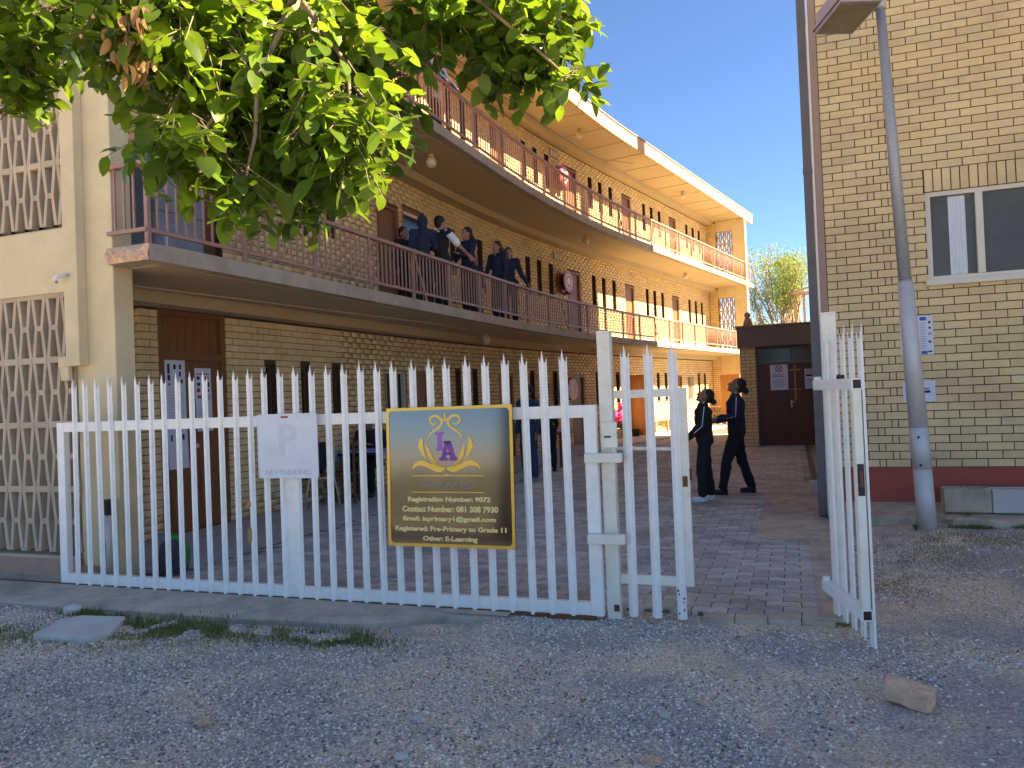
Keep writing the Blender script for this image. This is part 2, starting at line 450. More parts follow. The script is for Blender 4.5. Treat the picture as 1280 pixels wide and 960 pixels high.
def text(name, body, mat, wanted_w, loc, parent, rot=(R(90), 0, 0), size=0.05, shear=0.0, height=None, extrude=0.0015, offset=0.0):
    cu = bpy.data.curves.new(name, 'FONT')
    cu.body = body; cu.size = size; cu.extrude = extrude; cu.align_x = 'CENTER'; cu.align_y = 'CENTER'; cu.shear = shear
    cu.offset = offset
    cu.resolution_u = 3
    cu.materials.append(MT[mat])
    o = bpy.data.objects.new(name, cu)
    COL.objects.link(o)
    if parent is not None: o.parent = parent
    o.location = loc; o.rotation_euler = rot
    TEXTS.append((o, wanted_w, height))
    return o

def copy_tree(o, parent=None):
    c = o.copy(); COL.objects.link(c)
    c.parent = parent
    for ch in list(o.children): copy_tree(ch, c)
    return c
# ================================================================ plan curve of the school block
_S = np.arange(-2, 34.001, 0.05)
def _head(s):
    t = min(max((5.2 + s - 13.5) / 8.7, 0), 1)
    return R(1.4 + 10.9 * t)
_H = np.array([_head(s) for s in _S])
_X = np.concatenate([[0], np.cumsum(np.sin((_H[1:] + _H[:-1]) / 2) * 0.05)])
_Y = np.concatenate([[0], np.cumsum(np.cos((_H[1:] + _H[:-1]) / 2) * 0.05)])
_i0 = int(np.argmin(abs(_S)))
_X = _X - _X[_i0] - 5.22
_Y = _Y - _Y[_i0] + 5.2
def pt(s, o, z):
    h = np.interp(s, _S, _H)
    return (np.interp(s, _S, _X) - o * math.cos(h), np.interp(s, _S, _Y) + o * math.sin(h), z)
def hd(s): return float(np.interp(s, _S, _H))
def sdir(s):
    h = hd(s); return Vector((math.sin(h), math.cos(h), 0))
def ndir(s):
    h = hd(s); return Vector((math.cos(h), -math.sin(h), 0))     # towards the courtyard

def sbox(mb, s0, s1, o0, o1, z0, z1, step=0.6, mi=0, z1b=None):
    """box following the curve between offsets o0 < o1 (o0 is nearer the courtyard); z1b: top height at o1"""
    n = max(1, int(math.ceil((s1 - s0) / step)))
    zb = z1 if z1b is None else z1b
    b = len(mb.v)
    for i in range(n + 1):
        s = s0 + (s1 - s0) * i / n
        mb.v += [pt(s, o0, z0), pt(s, o1, z0), pt(s, o1, zb), pt(s, o0, z1)]
    for i in range(n):
        a = b + 4 * i; c = a + 4
        for k in range(4):
            k2 = (k + 1) % 4
            mb.f.append((a + k, c + k, c + k2, a + k2)); mb.m.append(mi)
    mb.f.append((b, b + 1, b + 2, b + 3)); mb.m.append(mi)
    e = b + 4 * n
    mb.f.append((e + 3, e + 2, e + 1, e)); mb.m.append(mi)

def free(lo, hi, cuts):
    iv = [(lo, hi)]
    for a, b in cuts:
        nx = []
        for p, q in iv:
            if b <= p or a >= q: nx.append((p, q)); continue
            if a > p: nx.append((p, a))
            if b < q: nx.append((b, q))
        iv = nx
    return [(p, q) for p, q in iv if q - p > 0.012]

COURSE, BL, JT = 0.0865, 0.242, 0.010
def brick_cells(lo, hi, z0, z1, openings, starts=None):
    """list of (a, b, z, ztop) for bricks in running bond, cut by openings (a, b, zlo, zhi)"""
    out = []
    row = 0
    z = z0
    while z + COURSE * 0.6 < z1:
        zt = min(z + COURSE - JT, z1)
        cuts = [(a, b) for a, b, zl, zh in openings if zl < zt - 0.004 and zh > z + 0.004]
        if starts: edges = list(starts[row % 2])
        else: edges = [lo - (BL / 2 if row % 2 else 0)]
        while edges[-1] < hi: edges.append(edges[-1] + BL)
        iv = free(lo, hi, cuts)
        for a, b in zip(edges[:-1], edges[1:]):
            a += JT / 2; b -= JT / 2
            for p, q in iv:
                x0, x1 = max(a, p), min(b, q)
                if x1 - x0 > 0.02: out.append((x0, x1, z, zt))
        row += 1
        z += COURSE
    return out

BF = [(0, 1, 5, 4), (1, 2, 6, 5), (3, 0, 4, 7), (4, 5, 6, 7), (3, 2, 1, 0)]   # front, ends, top, bottom (no back)

# ================================================================ GROUND
def h_ground(x, y):
    h = -0.03 + 0.014 * mnoise.noise(Vector((x * 0.9, y * 0.9, 0))) + 0.007 * mnoise.noise(Vector((x * 3.1, y * 3.1, 4)))
    t = max(0, min(1, (x - 0.35) / 0.8)) * max(0, min(1, (y - 5.0) / 3.5))
    h += t * 0.09
    if x < 0.4 and y > 5.34: h = min(h, -0.06)                       # under the paving
    if x < -2.0 and y > 4.45: h = min(h, -0.07)                     # under the gate track
    d = max(abs(x) - 14, 0) + max(abs(y) - 14, 0)
    if d > 0: h = -0.08
    return h
xs = sorted(set([-400, -200, -100, -50, -25, -16] + [round(-13 + 0.22 * i, 3) for i in range(int(26 / 0.22) + 1)] + [16, 25, 50, 100, 200, 400]))
ys = sorted(set([-400, -200, -100, -50, -25, -16] + [round(-13 + 0.3 * i, 3) for i in range(46)] + [round(1.0 + 0.16 * i, 3) for i in range(60)] + [12, 14, 18, 25, 50, 100, 200, 400]))
gv = [(x, y, h_ground(x, y)) for y in ys for x in xs]
nx = len(xs)
gf = [(j * nx + i, j * nx + i + 1, (j + 1) * nx + i + 1, (j + 1) * nx + i) for j in range(len(ys) - 1) for i in range(nx - 1)]
ground = link('ground', np_mesh('ground', np.array(gv), np.array(gf), 'ground', smooth=True))
tag(ground, 'grey gravel and tan dirt ground in front of the gate', kind='structure')

# gate track: concrete strip with a raised steel edge the gate rolls on
mb = MB()
pts = []
n = 60
for i in range(n + 1):
    x = -9.6 + (7.7) * i / n
    f_ = 4.50 + 0.16 * (x + 6) / 5 + 0.05 * mnoise.noise(Vector((x * 1.7, 3, 1))) + (0.45 * max(0, (x + 3.0)) if x > -3.0 else 0)
    f_ = min(f_, 4.90)
    hz = 0.010 * mnoise.noise(Vector((x * 2, 8, 2)))
    pts.append((x, f_, -0.035 + hz))
for i, (x, f_, z) in enumerate(pts):
    mb.v += [(x, f_, -0.10), (x, f_, z), (x, f_ + 0.05, z + 0.022), (x, 4.93, -0.004), (x, 5.30, -0.010), (x, 5.30, -0.10)]
for i in range(n):
    a = 6 * i; c = a + 6
    for k in range(5):
        mb.f.append((a + k, a + k + 1, c + k + 1, c + k)); mb.m.append(0)
o = mb.build('gate_track_strip', 'concrete', None, False)
tag(o, 'weathered concrete strip under the sliding gate', kind='structure')
mb = MB(); mb.box(-9.4, -1.3, 5.035, 5.065, -0.03, 0.000)
rl = mb.build('track_rail', 'rust', o)

# ---------------------------------------------------------------- paving of the courtyard
mb = MB()
mb.v = [(-7.2, 5.2, -0.014), (0.33, 5.35, -0.014), (0.33, 45, -0.014), (-7.2, 45, -0.014), (-7.2, 5.2, -0.09), (0.33, 5.35, -0.09), (0.33, 45, -0.09), (-7.2, 45, -0.09)]
mb.f = [(0, 1, 2, 3), (4, 5, 1, 0), (5, 6, 2, 1), (7, 4, 0, 3)]; mb.m = [0] * 4
paving = mb.build('courtyard_paving', 'joint')
tag(paving, 'grey interlocking block paving of the courtyard', kind='structure')
PL, PW = 0.235, 0.118
def wav(x): # zigzag long side
    t = (x / (PL / 2)) % 1.0
    return 0.016 * (1 - abs(2 * t - 1)) * 2 - 0.016
def paver_poly(full=True):
    g = 0.004
    xs_ = np.linspace(g, PL - g, 5) if full else [g, PL - g]
    lo = [(x, wav(x) + g) for x in xs_]; hi = [(x, PW + wav(x) - g) for x in reversed(xs_)]
    return [(x - PL / 2, y - PW / 2) for x, y in lo + hi]
pv = paver_poly(True)
npv = len(pv)
def paver_mesh_np(poly):
    a = np.array([(x, y, 0.0) for x, y in poly]); b = np.array([(x, y, -0.05) for x, y in poly])
    return a, b
mbp = MB(); mbp.prism([(x, y, -0.04) for x, y in pv], (0, 0, 0.04)); PAVER = mbp.mesh('paver', 'paver')
cells = []
nr = int((26 - 5.32) / PW)
for r_ in range(nr):
    y = 5.32 + PW * (r_ + 0.5)
    # rows run across the drive (along X); half bond shift is PL/2 = one zigzag period
    sh = (PL / 2) if r_ % 2 else 0
    k0 = int(math.floor((-5.75 - sh) / PL)); k1 = int(math.ceil((0.34 - sh) / PL))
    for k in range(k0, k1):
        x = (k + 0.5) * PL + sh
        if x > 0.22 or x < -5.62 + 0.02 * (y - 5) * 0: continue
        if x < np.interp(y, _Y, _X) - 0.10: continue
        if -0.28 < x and 8.0 < y < 12.4 and (x > -0.28 + (12.4 - y) * 0.02): continue
        if x < -2.0 and y < 5.42: continue
        cells.append((x, y))
def vis_key(c): return math.hypot(c[0], c[1]) + (0 if c[0] > -1.2 else 1.2)
cells.sort(key=vis_key)
for (x, y) in cells[:300]:
    o = link('paver', PAVER, paving)
    o.location = (x, y, random.uniform(-0.004, 0.002)); o.rotation_euler = (R(random.uniform(-.7, .7)), R(random.uniform(-.7, .7)), R(random.uniform(-.8, .8)))
rest = MB()
for (x, y) in cells[300:]:
    dz = random.uniform(-0.004, 0.002)
    if y < 12.5: rest.prism([(x + a, y + b, -0.04 + dz) for a, b in pv], (0, 0, 0.04))
    else: rest.box(x - PL / 2 + .005, x + PL / 2 - .005, y - PW / 2 + .005, y + PW / 2 - .005, -0.03, dz)
o = rest.build('paver_field', 'paver', paving); tag(o, kind='stuff')
# worn concrete patch on the right of the drive, and the edge the drive ends on
mb = MB()
poly = [(-0.40, 7.96), (-.1, 7.88), (.3, 7.93), (0.72, 8.0), (0.72, 8.7), (0.31, 9.2), (0.31, 12.5), (-0.38, 12.52), (-0.42, 11.2), (-0.39, 10.0), (-0.43, 9.0)]
mb.prism([(x, y, -0.02) for x, y in poly], (0, 0, 0.026))
o = mb.build('concrete_patch', 'concrete'); tag(o, 'pale concrete patch beside the block paving', kind='structure')
mb = MB(); mb.box(.10, .345, 5.30, 7.98, -.05, .003); o = mb.build('drive_margin', 'concrete', paving)
mb = MB()
for i in range(4):
    mb.box(-0.62 + i * 0.205 + 0.003, -0.62 + (i + 1) * 0.205 - 0.003, 5.19 + 0.018 * i, 5.325 + 0.018 * i, -0.09, -0.004 + random.uniform(-.004, .003))
o = mb.build('drive_edge_kerb', 'concrete', paving)

# walkway beside the class rooms
mb = MB(); sbox(mb, 0.35, 28.3, 0.20, 1.72, -0.05, 0.018, 0.5, 0, 0.05)
o = mb.build('walkway', 'walk'); tag(o, 'smooth grey concrete walkway along the classrooms', kind='structure')

# ================================================================ SCHOOL BUILDING
school = thing('school_building', 'long three storey yellow brick school block with curved balconies', 'building', (-6.8, 8, 0))
school.location = (0, 0, 0)
WALL_O = 1.6
FL = [0.05, 2.97, 5.87]           # floor tops
CE = [2.68, 5.56, 8.42]           # wall tops (under the edge beam)
HEADZ = [2.03, 5.00, 7.98]
DOOR = [(15.5, 16.33), (19.5, 20.25), (23.8, 24.55)]
SLOT = [13.2, 13.85, 14.53, 17.2, 17.9, 18.65, 21.4, 22.1, 22.85, 25.75, 26.5, 27.25]
SW = 0.27
def floor_openings(k):
    ops = []   # (kind, s0, s1, z0, z1)
    z0, hz = FL[k], HEADZ[k]
    dtop = 2.66 if k == 0 else hz
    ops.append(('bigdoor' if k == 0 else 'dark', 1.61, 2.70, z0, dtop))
    near = [3.56, 4.34, 5.12]
    for s in near: ops.append(('slot', s - 0.12, s + 0.12, hz - 0.85, hz + 0.03))
    if k == 0:
        ops.append(('barred', 6.57, 7.36, 1.05, hz))
        ops.append(('door', 7.66, 8.30, z0, hz))
        for s in (9.47, 10.25): ops.append(('slot', s - .13, s + .13, hz - 0.85, hz + 0.03))
    else:
        ops.append(('door', 6.49, 7.27, z0, hz)); ops.append(('glassdoor', 7.40, 8.28, z0, hz + 0.1))
        for s in (9.45, 10.1, 10.72): ops.append(('slot', s - .13, s + .13, hz - 0.85, hz + 0.05))
    ops.append(('door', 11.4, 12.17, z0, hz))
    for a, b in DOOR: ops.append(('door', a, b, z0, hz))
    for i, s in enumerate(SLOT):
        if k == 0 and i == 9: ops.append(('barred', 25.16, 25.85, 1.05, hz)); continue
        ops.append(('curtain' if (k == 1 and i in (3, 4, 5)) else 'slot', s - SW / 2, s + SW / 2, hz - 0.88, hz + 0.05))
    return ops
WALL_S0, WALL_S1 = 1.37, 28.3
count_single = 0
for k in range(3):
    ops = floor_openings(k)
    cuts = [(a, b, z0, z1) for _, a, b, z0, z1 in ops]
    mb = MB()
    zs = sorted(set([FL[k] - 0.10, CE[k] + 0.02] + [z for c in cuts for z in c[2:]]))
    zs = [z for z in zs if FL[k] - 0.11 <= z <= CE[k] + 0.03]
    for z0, z1 in zip(zs[:-1], zs[1:]):
        if z1 - z0 < 0.004: continue
        zm = (z0 + z1) / 2
        for a, b in free(WALL_S0, WALL_S1, [(c[0], c[1]) for c in cuts if c[2] < zm < c[3]]):
            sbox(mb, a, b, WALL_O, WALL_O + 0.22, z0, z1, 0.5)
    # return wall at the near corner
    c0 = Vector(pt(WALL_S0, WALL_O + 0.22, 0)); d0 = -ndir(WALL_S0)
    mb.obox(c0 + d0 * 0.6 + sdir(WALL_S0) * 0.11 + Vector((0, 0, (FL[k] + CE[k]) / 2)), d0 * 0.6, sdir(WALL_S0) * 0.11, (0, 0, (CE[k] - FL[k]) / 2 + 0.05))
    wall = mb.build('wall', 'mortar', school)
    cells = brick_cells(WALL_S0, WALL_S1, FL[k] + 0.004, CE[k], cuts)
    # near ground floor bricks are pieces of their own
    singles = []
    if k == 0:
        def bk(c):
            p = pt((c[0] + c[1]) / 2, WALL_O, c[2]); hid = 4.0 if c[2] < 0.3 else 0
            return math.hypot(p[0], p[1]) + hid + (0 if c[1] - c[0] > 0.15 else 1)
        cells.sort(key=bk)
        singles, cells = cells[:300], cells[300:]
    shared = {}
    for a, b, z, zt in singles:
        key = (round(b - a, 2), round(zt - z, 3))
        if key not in shared:
            L_ = (b - a) / 2; hz = (zt - z) / 2; m2 = MB(); m2.box(-L_, L_, -0.012, 0.004, -hz, hz); shared[key] = m2.mesh('brick', 'brick')
        o = link('brick', shared[key], wall)
        sm = (a + b) / 2
        o.location = pt(sm, WALL_O - random.uniform(-0.001, 0.002), (z + zt) / 2)
        dd = sdir(sm)
        o.rotation_euler = (0, 0, math.atan2(dd.y, dd.x) + math.pi)   # local +y points away from the courtyard
        # local -y must face the courtyard
        if Matrix.Rotation(o.rotation_euler.z, 3, 'Z') @ Vector((0, -1, 0)) @ ndir(sm) < 0: o.rotation_euler.z += math.pi
    V = []; F = []
    for a, b, z, zt in cells:
        jo = random.uniform(-0.002, 0.002)
        fa, fb = pt(a, WALL_O - 0.012 - jo, 0), pt(b, WALL_O - 0.012 - jo, 0); ba, bb = pt(a, WALL_O + 0.002, 0), pt(b, WALL_O + 0.002, 0)
        i = len(V)
        V += [(fa[0], fa[1], z), (fb[0], fb[1], z), (bb[0], bb[1], z), (ba[0], ba[1], z), (fa[0], fa[1], zt), (fb[0], fb[1], zt), (bb[0], bb[1], zt), (ba[0], ba[1], zt)]
        F += [tuple(q + i for q in f) for f in BF]
    # bricks of the return wall
    z = FL[k] + 0.004; row = 0
    while z < CE[k] - 0.05:
        x = -0.24 if row % 2 else -0.12
        x0 = 0.0
        edges = [0, 0.11 if row % 2 else 0.222] + [(0.11 if row % 2 else 0.222) + 0.01 + 0.242 * q for q in range(5)]
        for q in range(5):
            e0 = 0 if q == 0 else edges[1] + 0.01 + 0.242 * (q - 1); e1 = edges[1] if q == 0 else e0 + 0.232
            base = Vector(pt(WALL_S0, WALL_O - 0.010, 0)); s_ = sdir(WALL_S0)
            P0 = base + d0 * e0 - s_ * 0.010; P1 = base + d0 * e1 - s_ * 0.010; P2 = P1 + s_ * 0.02; P3 = P0 + s_ * 0.02
            i = len(V)
            for zz in (z, z + COURSE - JT):
                for P in (P0, P1, P2, P3): V.append((P.x, P.y, zz))
            F += [tuple(q2 + i for q2 in f) for f in ((3, 2, 1, 0), (4, 5, 6, 7), (0, 1, 5, 4), (1, 2, 6, 5), (2, 3, 7, 6), (3, 0, 4, 7))]
        z += COURSE; row += 1
    o = link('brick_courses', np_mesh('brick_courses', np.array(V), np.array(F), 'brick'), wall); tag(o, kind='stuff')
    # openings
    for kind, a, b, z0, z1 in ops:
        sm = (a + b) / 2
        if kind in ('slot', 'curtain'):
            mb = MB()
            for (p, q, zz0, zz1) in ((a, a + .03, z0, z1), (b - .03, b, z0, z1), (a + .03, b - .03, z0, z0 + .035), (a + .03, b - .03, z1 - .035, z1)):
                sbox(mb, p, q, WALL_O + 0.09, WALL_O + 0.15, zz0, zz1, 1)
            wnd = mb.build('window', 'frame', school)
            mb = MB(); sbox(mb, a + .03, b - .03, WALL_O + 0.115, WALL_O + 0.125, z0 + .035, z1 - .035, 1)
            mb.build('pane', 'curtain' if kind == 'curtain' else 'glass', wnd)
            mb = MB(); sbox(mb, a - 0.005, b + 0.005, WALL_O - 0.02, WALL_O + 0.10, z0 - 0.03, z0 + 0.004, 1); mb.build('sill', 'frame', wnd)
        elif kind == 'barred':
            mb = MB()
            for (p, q, zz0, zz1) in ((a, a + .045, z0, z1), (b - .045, b, z0, z1), (a + .045, b - .045, z0, z0 + .045), (a + .045, b - .045, z1 - .045, z1)):
                sbox(mb, p, q, WALL_O + 0.02, WALL_O + 0.10, zz0, zz1, 1)
            wnd = mb.build('window', 'cable', school)
            mb = MB(); sbox(mb, a + .045, b - .045, WALL_O + 0.10, WALL_O + 0.11, z0 + .045, z1 - .045, 1); mb.build('pane', 'glass', wnd)
            nb = 5
            for i in range(nb):
                sc = a + (b - a) * (i + 1) / (nb + 1); m2 = MB(); m2.tube([pt(sc, WALL_O + .045, z0 + .045), pt(sc, WALL_O + .045, z1 - .045)], 0.008, 6); m2.build('bar', 'cable', wnd)
        elif kind == 'bigdoor':
            mb = MB()
            fr = ((a, a + .08, z0, z1), (b - .08, b, z0, z1), (a + .08, b - .08, 2.08, 2.17), (a + .08, b - .08, z1 - .06, z1))
            for (p, q, zz0, zz1) in fr: sbox(mb, p, q, WALL_O + 0.0, WALL_O + 0.14, zz0, zz1, 1)
            d = mb.build('door', 'door', school)
            nb = 7
            for i in range(nb):
                x0 = a + .08 + (b - a - .16) * i / nb; x1 = a + .08 + (b - a - .16) * (i + 1) / nb
                m2 = MB(); sbox(m2, x0 + .002, x1 - .002, WALL_O + 0.05, WALL_O + 0.09, 2.17, z1 - .06, 1); m2.build('transom_board', 'door', d)
            for i in range(2):
                x0 = a + .08 + (b - a - .16) * i / 2; x1 = a + .08 + (b - a - .16) * (i + 1) / 2
                m2 = MB(); sbox(m2, x0 + .003, x1 - .003, WALL_O + 0.05, WALL_O + 0.09, z0, 2.08, 1)
                sbox(m2, x0 + .10, x1 - .10, WALL_O + 0.043, WALL_O + 0.05, z0 + .2, 0.95, 1); sbox(m2, x0 + .10, x1 - .10, WALL_O + 0.043, WALL_O + 0.05, 1.15, 1.95, 1)
                m2.build('leaf', 'door', d)
            m2 = MB(); m2.ball(pt(b - .5, WALL_O + .03, 1.05), .03); m2.build('handle', 'galv', d)
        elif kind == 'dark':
            mb = MB(); sbox(mb, a, b, WALL_O + 0.10, WALL_O + 0.14, z0, z1, 1); mb.build('door', 'frame', school)  # dark panel standing in for the shaded open doorway
        else:
            mb = MB()
            for (p, q, zz0, zz1) in ((a, a + .06, z0, z1), (b - .06, b, z0, z1), (a + .06, b - .06, z1 - .06, z1)):
                sbox(mb, p, q, WALL_O + 0.0, WALL_O + 0.12, zz0, zz1, 1)
            d = mb.build('door', 'door', school)
            m2 = MB(); sbox(m2, a + .06, b - .06, WALL_O + 0.05, WALL_O + 0.09, z0, z1 - .06, 1)
            if kind == 'glassdoor':
                m2.build('leaf', 'glass', d)
                m2 = MB()
                for p, q, y0, y1 in ((a + .06, a + .11, z0, z1 - .06), (b - .11, b - .06, z0, z1 - .06), (a + .11, b - .11, z1 - .12, z1 - .06)): sbox(m2, p, q, WALL_O + .035, WALL_O + .05, y0, y1, 1)
                m2.build('leaf_frame', 'creamframe', d)
            else:
                sbox(m2, a + .16, b - .16, WALL_O + 0.043, WALL_O + 0.05, z0 + .2, z0 + .85, 1); sbox(m2, a + .16, b - .16, WALL_O + 0.043, WALL_O + 0.05, z0 + 1.0, z1 - .2, 1)
                m2.build('leaf', 'door', d)
                m2 = MB(); m2.ball(pt(b - .13, WALL_O + .03, z0 + 1.0), .028, seg=8, rings=6); m2.build('handle', 'galv', d)

# rooms behind the wall keep the openings dark: rear wall and floors
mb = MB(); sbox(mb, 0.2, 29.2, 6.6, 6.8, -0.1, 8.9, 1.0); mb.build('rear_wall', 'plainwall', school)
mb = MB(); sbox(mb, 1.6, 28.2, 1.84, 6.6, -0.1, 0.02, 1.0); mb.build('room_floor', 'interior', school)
# slabs with their edge beams
SLABS = [(2.82, 2.965), (5.70, 5.865)]
for zb, zt in SLABS:
    mb = MB(); sbox(mb, 0.02, 0.36, 0.0, 0.505, zb, zt, 0.35); sbox(mb, 0.36, 29.35, 0.0, 6.6, zb, zt, 0.35); sl_ = mb.build('balcony_slab', 'slab', school)
    mb = MB(); sbox(mb, 0.25, 28.3, 0.16, 1.30, zb - 0.006, zb, 0.5); mb.build('soffit', 'soffit', sl_)
    mb = MB(); sbox(mb, 0.25, 28.3, 1.30, 1.86, zb - 0.15, zb - 0.002, 0.5); mb.build('edge_beam', 'soffit', sl_)
    mb = MB(); sbox(mb, 0.2, 29.25, 0.012, 0.05, zt, zt + 0.012, 0.5); mb.build('nosing', 'slab', sl_)
# broken concrete at the near corner of the first slab
mb = MB()
nb_ = 12
for i in range(nb_ + 1):
    o_ = 0.50 * i / nb_
    jag = [random.uniform(.0, .035) for _ in range(3)]
    P0 = Vector(pt(0.03, o_, 0)); d_ = -sdir(0)
    for (f_, z_) in ((jag[0], 2.818), (jag[1] + .02, 2.86), (jag[2] + .012, 2.90), (jag[0] * .5, 2.945 + random.uniform(-.02, .02)), (-.05, 2.962)):
        q_ = P0 + d_ * f_; mb.v.append((q_.x, q_.y, z_))
for i in range(nb_):
    for k in range(4):
        a_ = 5 * i + k; mb.f.append((a_, a_ + 1, a_ + 6, a_ + 5)); mb.m.append(0)
mb.build('broken_corner', 'oldbrick', school)
# roof
def sbox_slope(mb, s0, s1, o0, o1, zb0, zt0, zb1, zt1, n, mi=0):
    b = len(mb.v)
    for i in range(n + 1):
        t = i / n; s = s0 + (s1 - s0) * t
        zb_ = zb0 + (zb1 - zb0) * max(0, (s - 18) / (s1 - 18)); zt_ = zt0 + (zt1 - zt0) * max(0, (s - 18) / (s1 - 18))
        mb.v += [pt(s, o0, zb_), pt(s, o1, zb_), pt(s, o1, zt_), pt(s, o0, zt_)]
    for i in range(n):
        a = b + 4 * i; c = a + 4
        for k in range(4):
            k2 = (k + 1) % 4
            mb.f.append((a + k, c + k, c + k2, a + k2)); mb.m.append(mi)
    mb.f.append((b, b + 1, b + 2, b + 3)); mb.m.append(mi)
    e = b + 4 * n; mb.f.append((e + 3, e + 2, e + 1, e)); mb.m.append(mi)
mb = MB(); sbox_slope(mb, -0.2, 29.6, 0.03, 6.9, 8.58, 8.90, 8.50, 8.82, 70); roof = mb.build('roof', 'soffit', school)
mb = MB(); sbox_slope(mb, -0.22, 29.62, 0.0, 0.03, 8.55, 8.91, 8.47, 8.83, 70); mb.build('fascia', 'fascia', roof)
mb = MB(); sbox_slope(mb, -0.22, 29.64, -0.03, 0.06, 8.91, 8.945, 8.83, 8.865, 70); mb.build('roof_edge', 'roofsheet', roof)
mb = MB(); sbox(mb, 0.25, 28.3, 1.30, 1.86, 8.40, 8.578, 0.5); mb.build('edge_beam', 'soffit', roof)
for s in np.arange(1.5, 29, 1.35):     # joints between soffit boards
    mb = MB(); sbox(mb, s, s + 0.02, 0.04, 1.30, 8.565 - 0.08 * max(0, (s - 18) / 11.6), 8.579 - 0.08 * max(0, (s - 18) / 11.6), 1); mb.build('soffit_batten', 'soffit', roof)

# far end wall: brick pier, breeze block screen, column
def half_block(wid, hei, dep, bar=0.022):
    """one trough shaped half of a breeze block, wide at the top; local x width, y depth, z height from 0"""
    m = MB()
    W = wid / 2
    k = wid / 0.186
    ti, bo, bi = .053 * k, .053 * k, .019 * k          # inner half width at the top, outer and inner at the waist
    for sgn in (-1, 1):
        p = [(sgn * ti, hei), (sgn * (W - .0006), hei), (sgn * bo, 0), (sgn * bi, 0)]
        poly = [(x, 0, z) for x, z in p]
        if sgn > 0: poly = poly[::-1]
        m.prism(poly, (0, dep, 0))
    m.prism([(-bi + .001, 0.001, 0), (-bi + .001, 0.001, .026), (bi - .001, 0.001, .026), (bi - .001, 0.001, 0)], (0, dep - 0.002, 0))
    return m
def screen_row(parent, mesh, x0, nblk, wid, zlow, hei, place, mats=None):
    for i in range(nblk):
        for flip in (0, 1):
            o = link('breeze_block', mesh, parent)
            place(o, x0 + wid * (i + 0.5), zlow + hei, flip)
S_END = 28.32
endw = []
HB_FAR = half_block(0.19, 0.29, 0.10, 0.026).mesh('breeze_block', 'block')
dS, dN = sdir(S_END), ndir(S_END)
ang_end = math.atan2(dN.y, dN.x)
for k in range(3):
    z0, z1 = FL[k], (SLABS[k][0] if k < 2 else 8.50)
    mb = MB(); sbox(mb, S_END, S_END + .22, 0.0, 0.52, z0 - .02, z1, 1); mb.build('end_column', 'cream', school)
    mb = MB(); sbox(mb, S_END + .004, S_END + .2, 1.22, 1.85, z0 - .02, z1, 1); pier = mb.build('end_pier', 'mortar', school)
    m2 = MB(); z = z0; row = 0
    while z < z1 - 0.06:
        for q in range(2):
            a = 1.23 + 0.242 * q + (0 if row % 2 else -0.1); b = min(a + .232, 1.58); a = max(a, 1.225)
            if b - a > .03: sbox(m2, S_END - .008, S_END + .01, a, b, z, z + COURSE - JT, 1)
        z += COURSE; row += 1
    o = m2.build('brick_courses', 'brick', pier); tag(o, kind='stuff')
    if k == 0:
        mb = MB(); sbox(mb, S_END + .01, S_END + .2, 0.52, 1.22, z0 - .02, z1, 1); mb.build('end_wall', 'cream', school)
    else:
        mb = MB(); sbox(mb, S_END + .01, S_END + .2, 0.52, 1.22, z1 - 0.42, z1, 1); scr = mb.build('breeze_screen', 'cream', school); m3 = MB(); sbox(m3, S_END + .01, S_END + .2, 0.52, 1.22, z0, z0 + .14, 1); m3.build('screen_sill', 'cream', scr)
        zz = z0 + .14; wid = 0.70 / 4; hei = (z1 - 0.42 - zz) / 8
        hbm = half_block(wid, hei - .012, 0.12, 0.030).mesh('breeze_block', 'block')
        for r_ in range(4):
            zm = zz + hei * (2 * r_ + 1)
            for i in range(4):
                base = Vector(pt(S_END + .03, 1.22 - wid * (i + .5), zm))
                for flip in (0, 1):
                    o = link('breeze_block', hbm, scr); o.location = base; o.rotation_euler = (0, math.pi if flip else 0, ang_end)
                    if flip: o.rotation_euler = (0, math.pi, ang_end)
            m3 = MB(); sbox(m3, S_END + .032, S_END + .148, 0.52, 1.22, zz + hei * (2 * r_ + 2) - .03, zz + hei * (2 * r_ + 2) + .012, 1); m3.build('screen_course', 'block', scr)

# railings
def railing(zf, ztop):
    mb = MB(); sbox(mb, 0.06, 29.20, 0.045, 0.125, ztop - 0.045, ztop, 0.3)
    mb.box(-5.74, pt(0.06, .05, 0)[0], 5.235, 5.31, ztop - 0.045, ztop)
    rl_ = mb.build('railing', 'rail', school)
    mb = MB(); sbox(mb, 0.06, 29.20, 0.068, 0.102, zf + 0.12, zf + 0.155, 0.3); mb.box(-5.74, pt(0.06, .07, 0)[0], 5.25, 5.285, zf + 0.12, zf + .155)
    mb.build('bottom_rail', 'rail', rl_)
    pm = MB(); pm.box(-.02, .02, -.02, .02, 0, ztop - zf - 0.045); PM = pm.mesh('post', 'rail')
    bm_ = MB(); bm_.box(-.0085, .0085, -.0085, .0085, 0, ztop - .045 - zf - .155); BMh = bm_.mesh('baluster', 'rail')
    posts = [0.09] + [2.55 - 1.22] + [2.55 + 1.205 * i for i in range(23)]
    posts = [p for p in posts if p < 29.2] + [29.17]
    for s in posts:
        o = link('post', PM, rl_); o.location = pt(s, 0.085, zf); o.rotation_euler = (0, 0, -hd(s))
    bal = []
    for a, b in zip(posts[:-1], posts[1:]):
        nb = max(1, int(round((b - a) / 0.108)))
        bal += [a + (b - a) * (i + 1) / nb for i in range(nb - 1)]
    return rl_, BMh, bal, zf + .155
r2 = railing(2.965, 3.72)
r3 = railing(5.865, 6.69)
n2 = 190
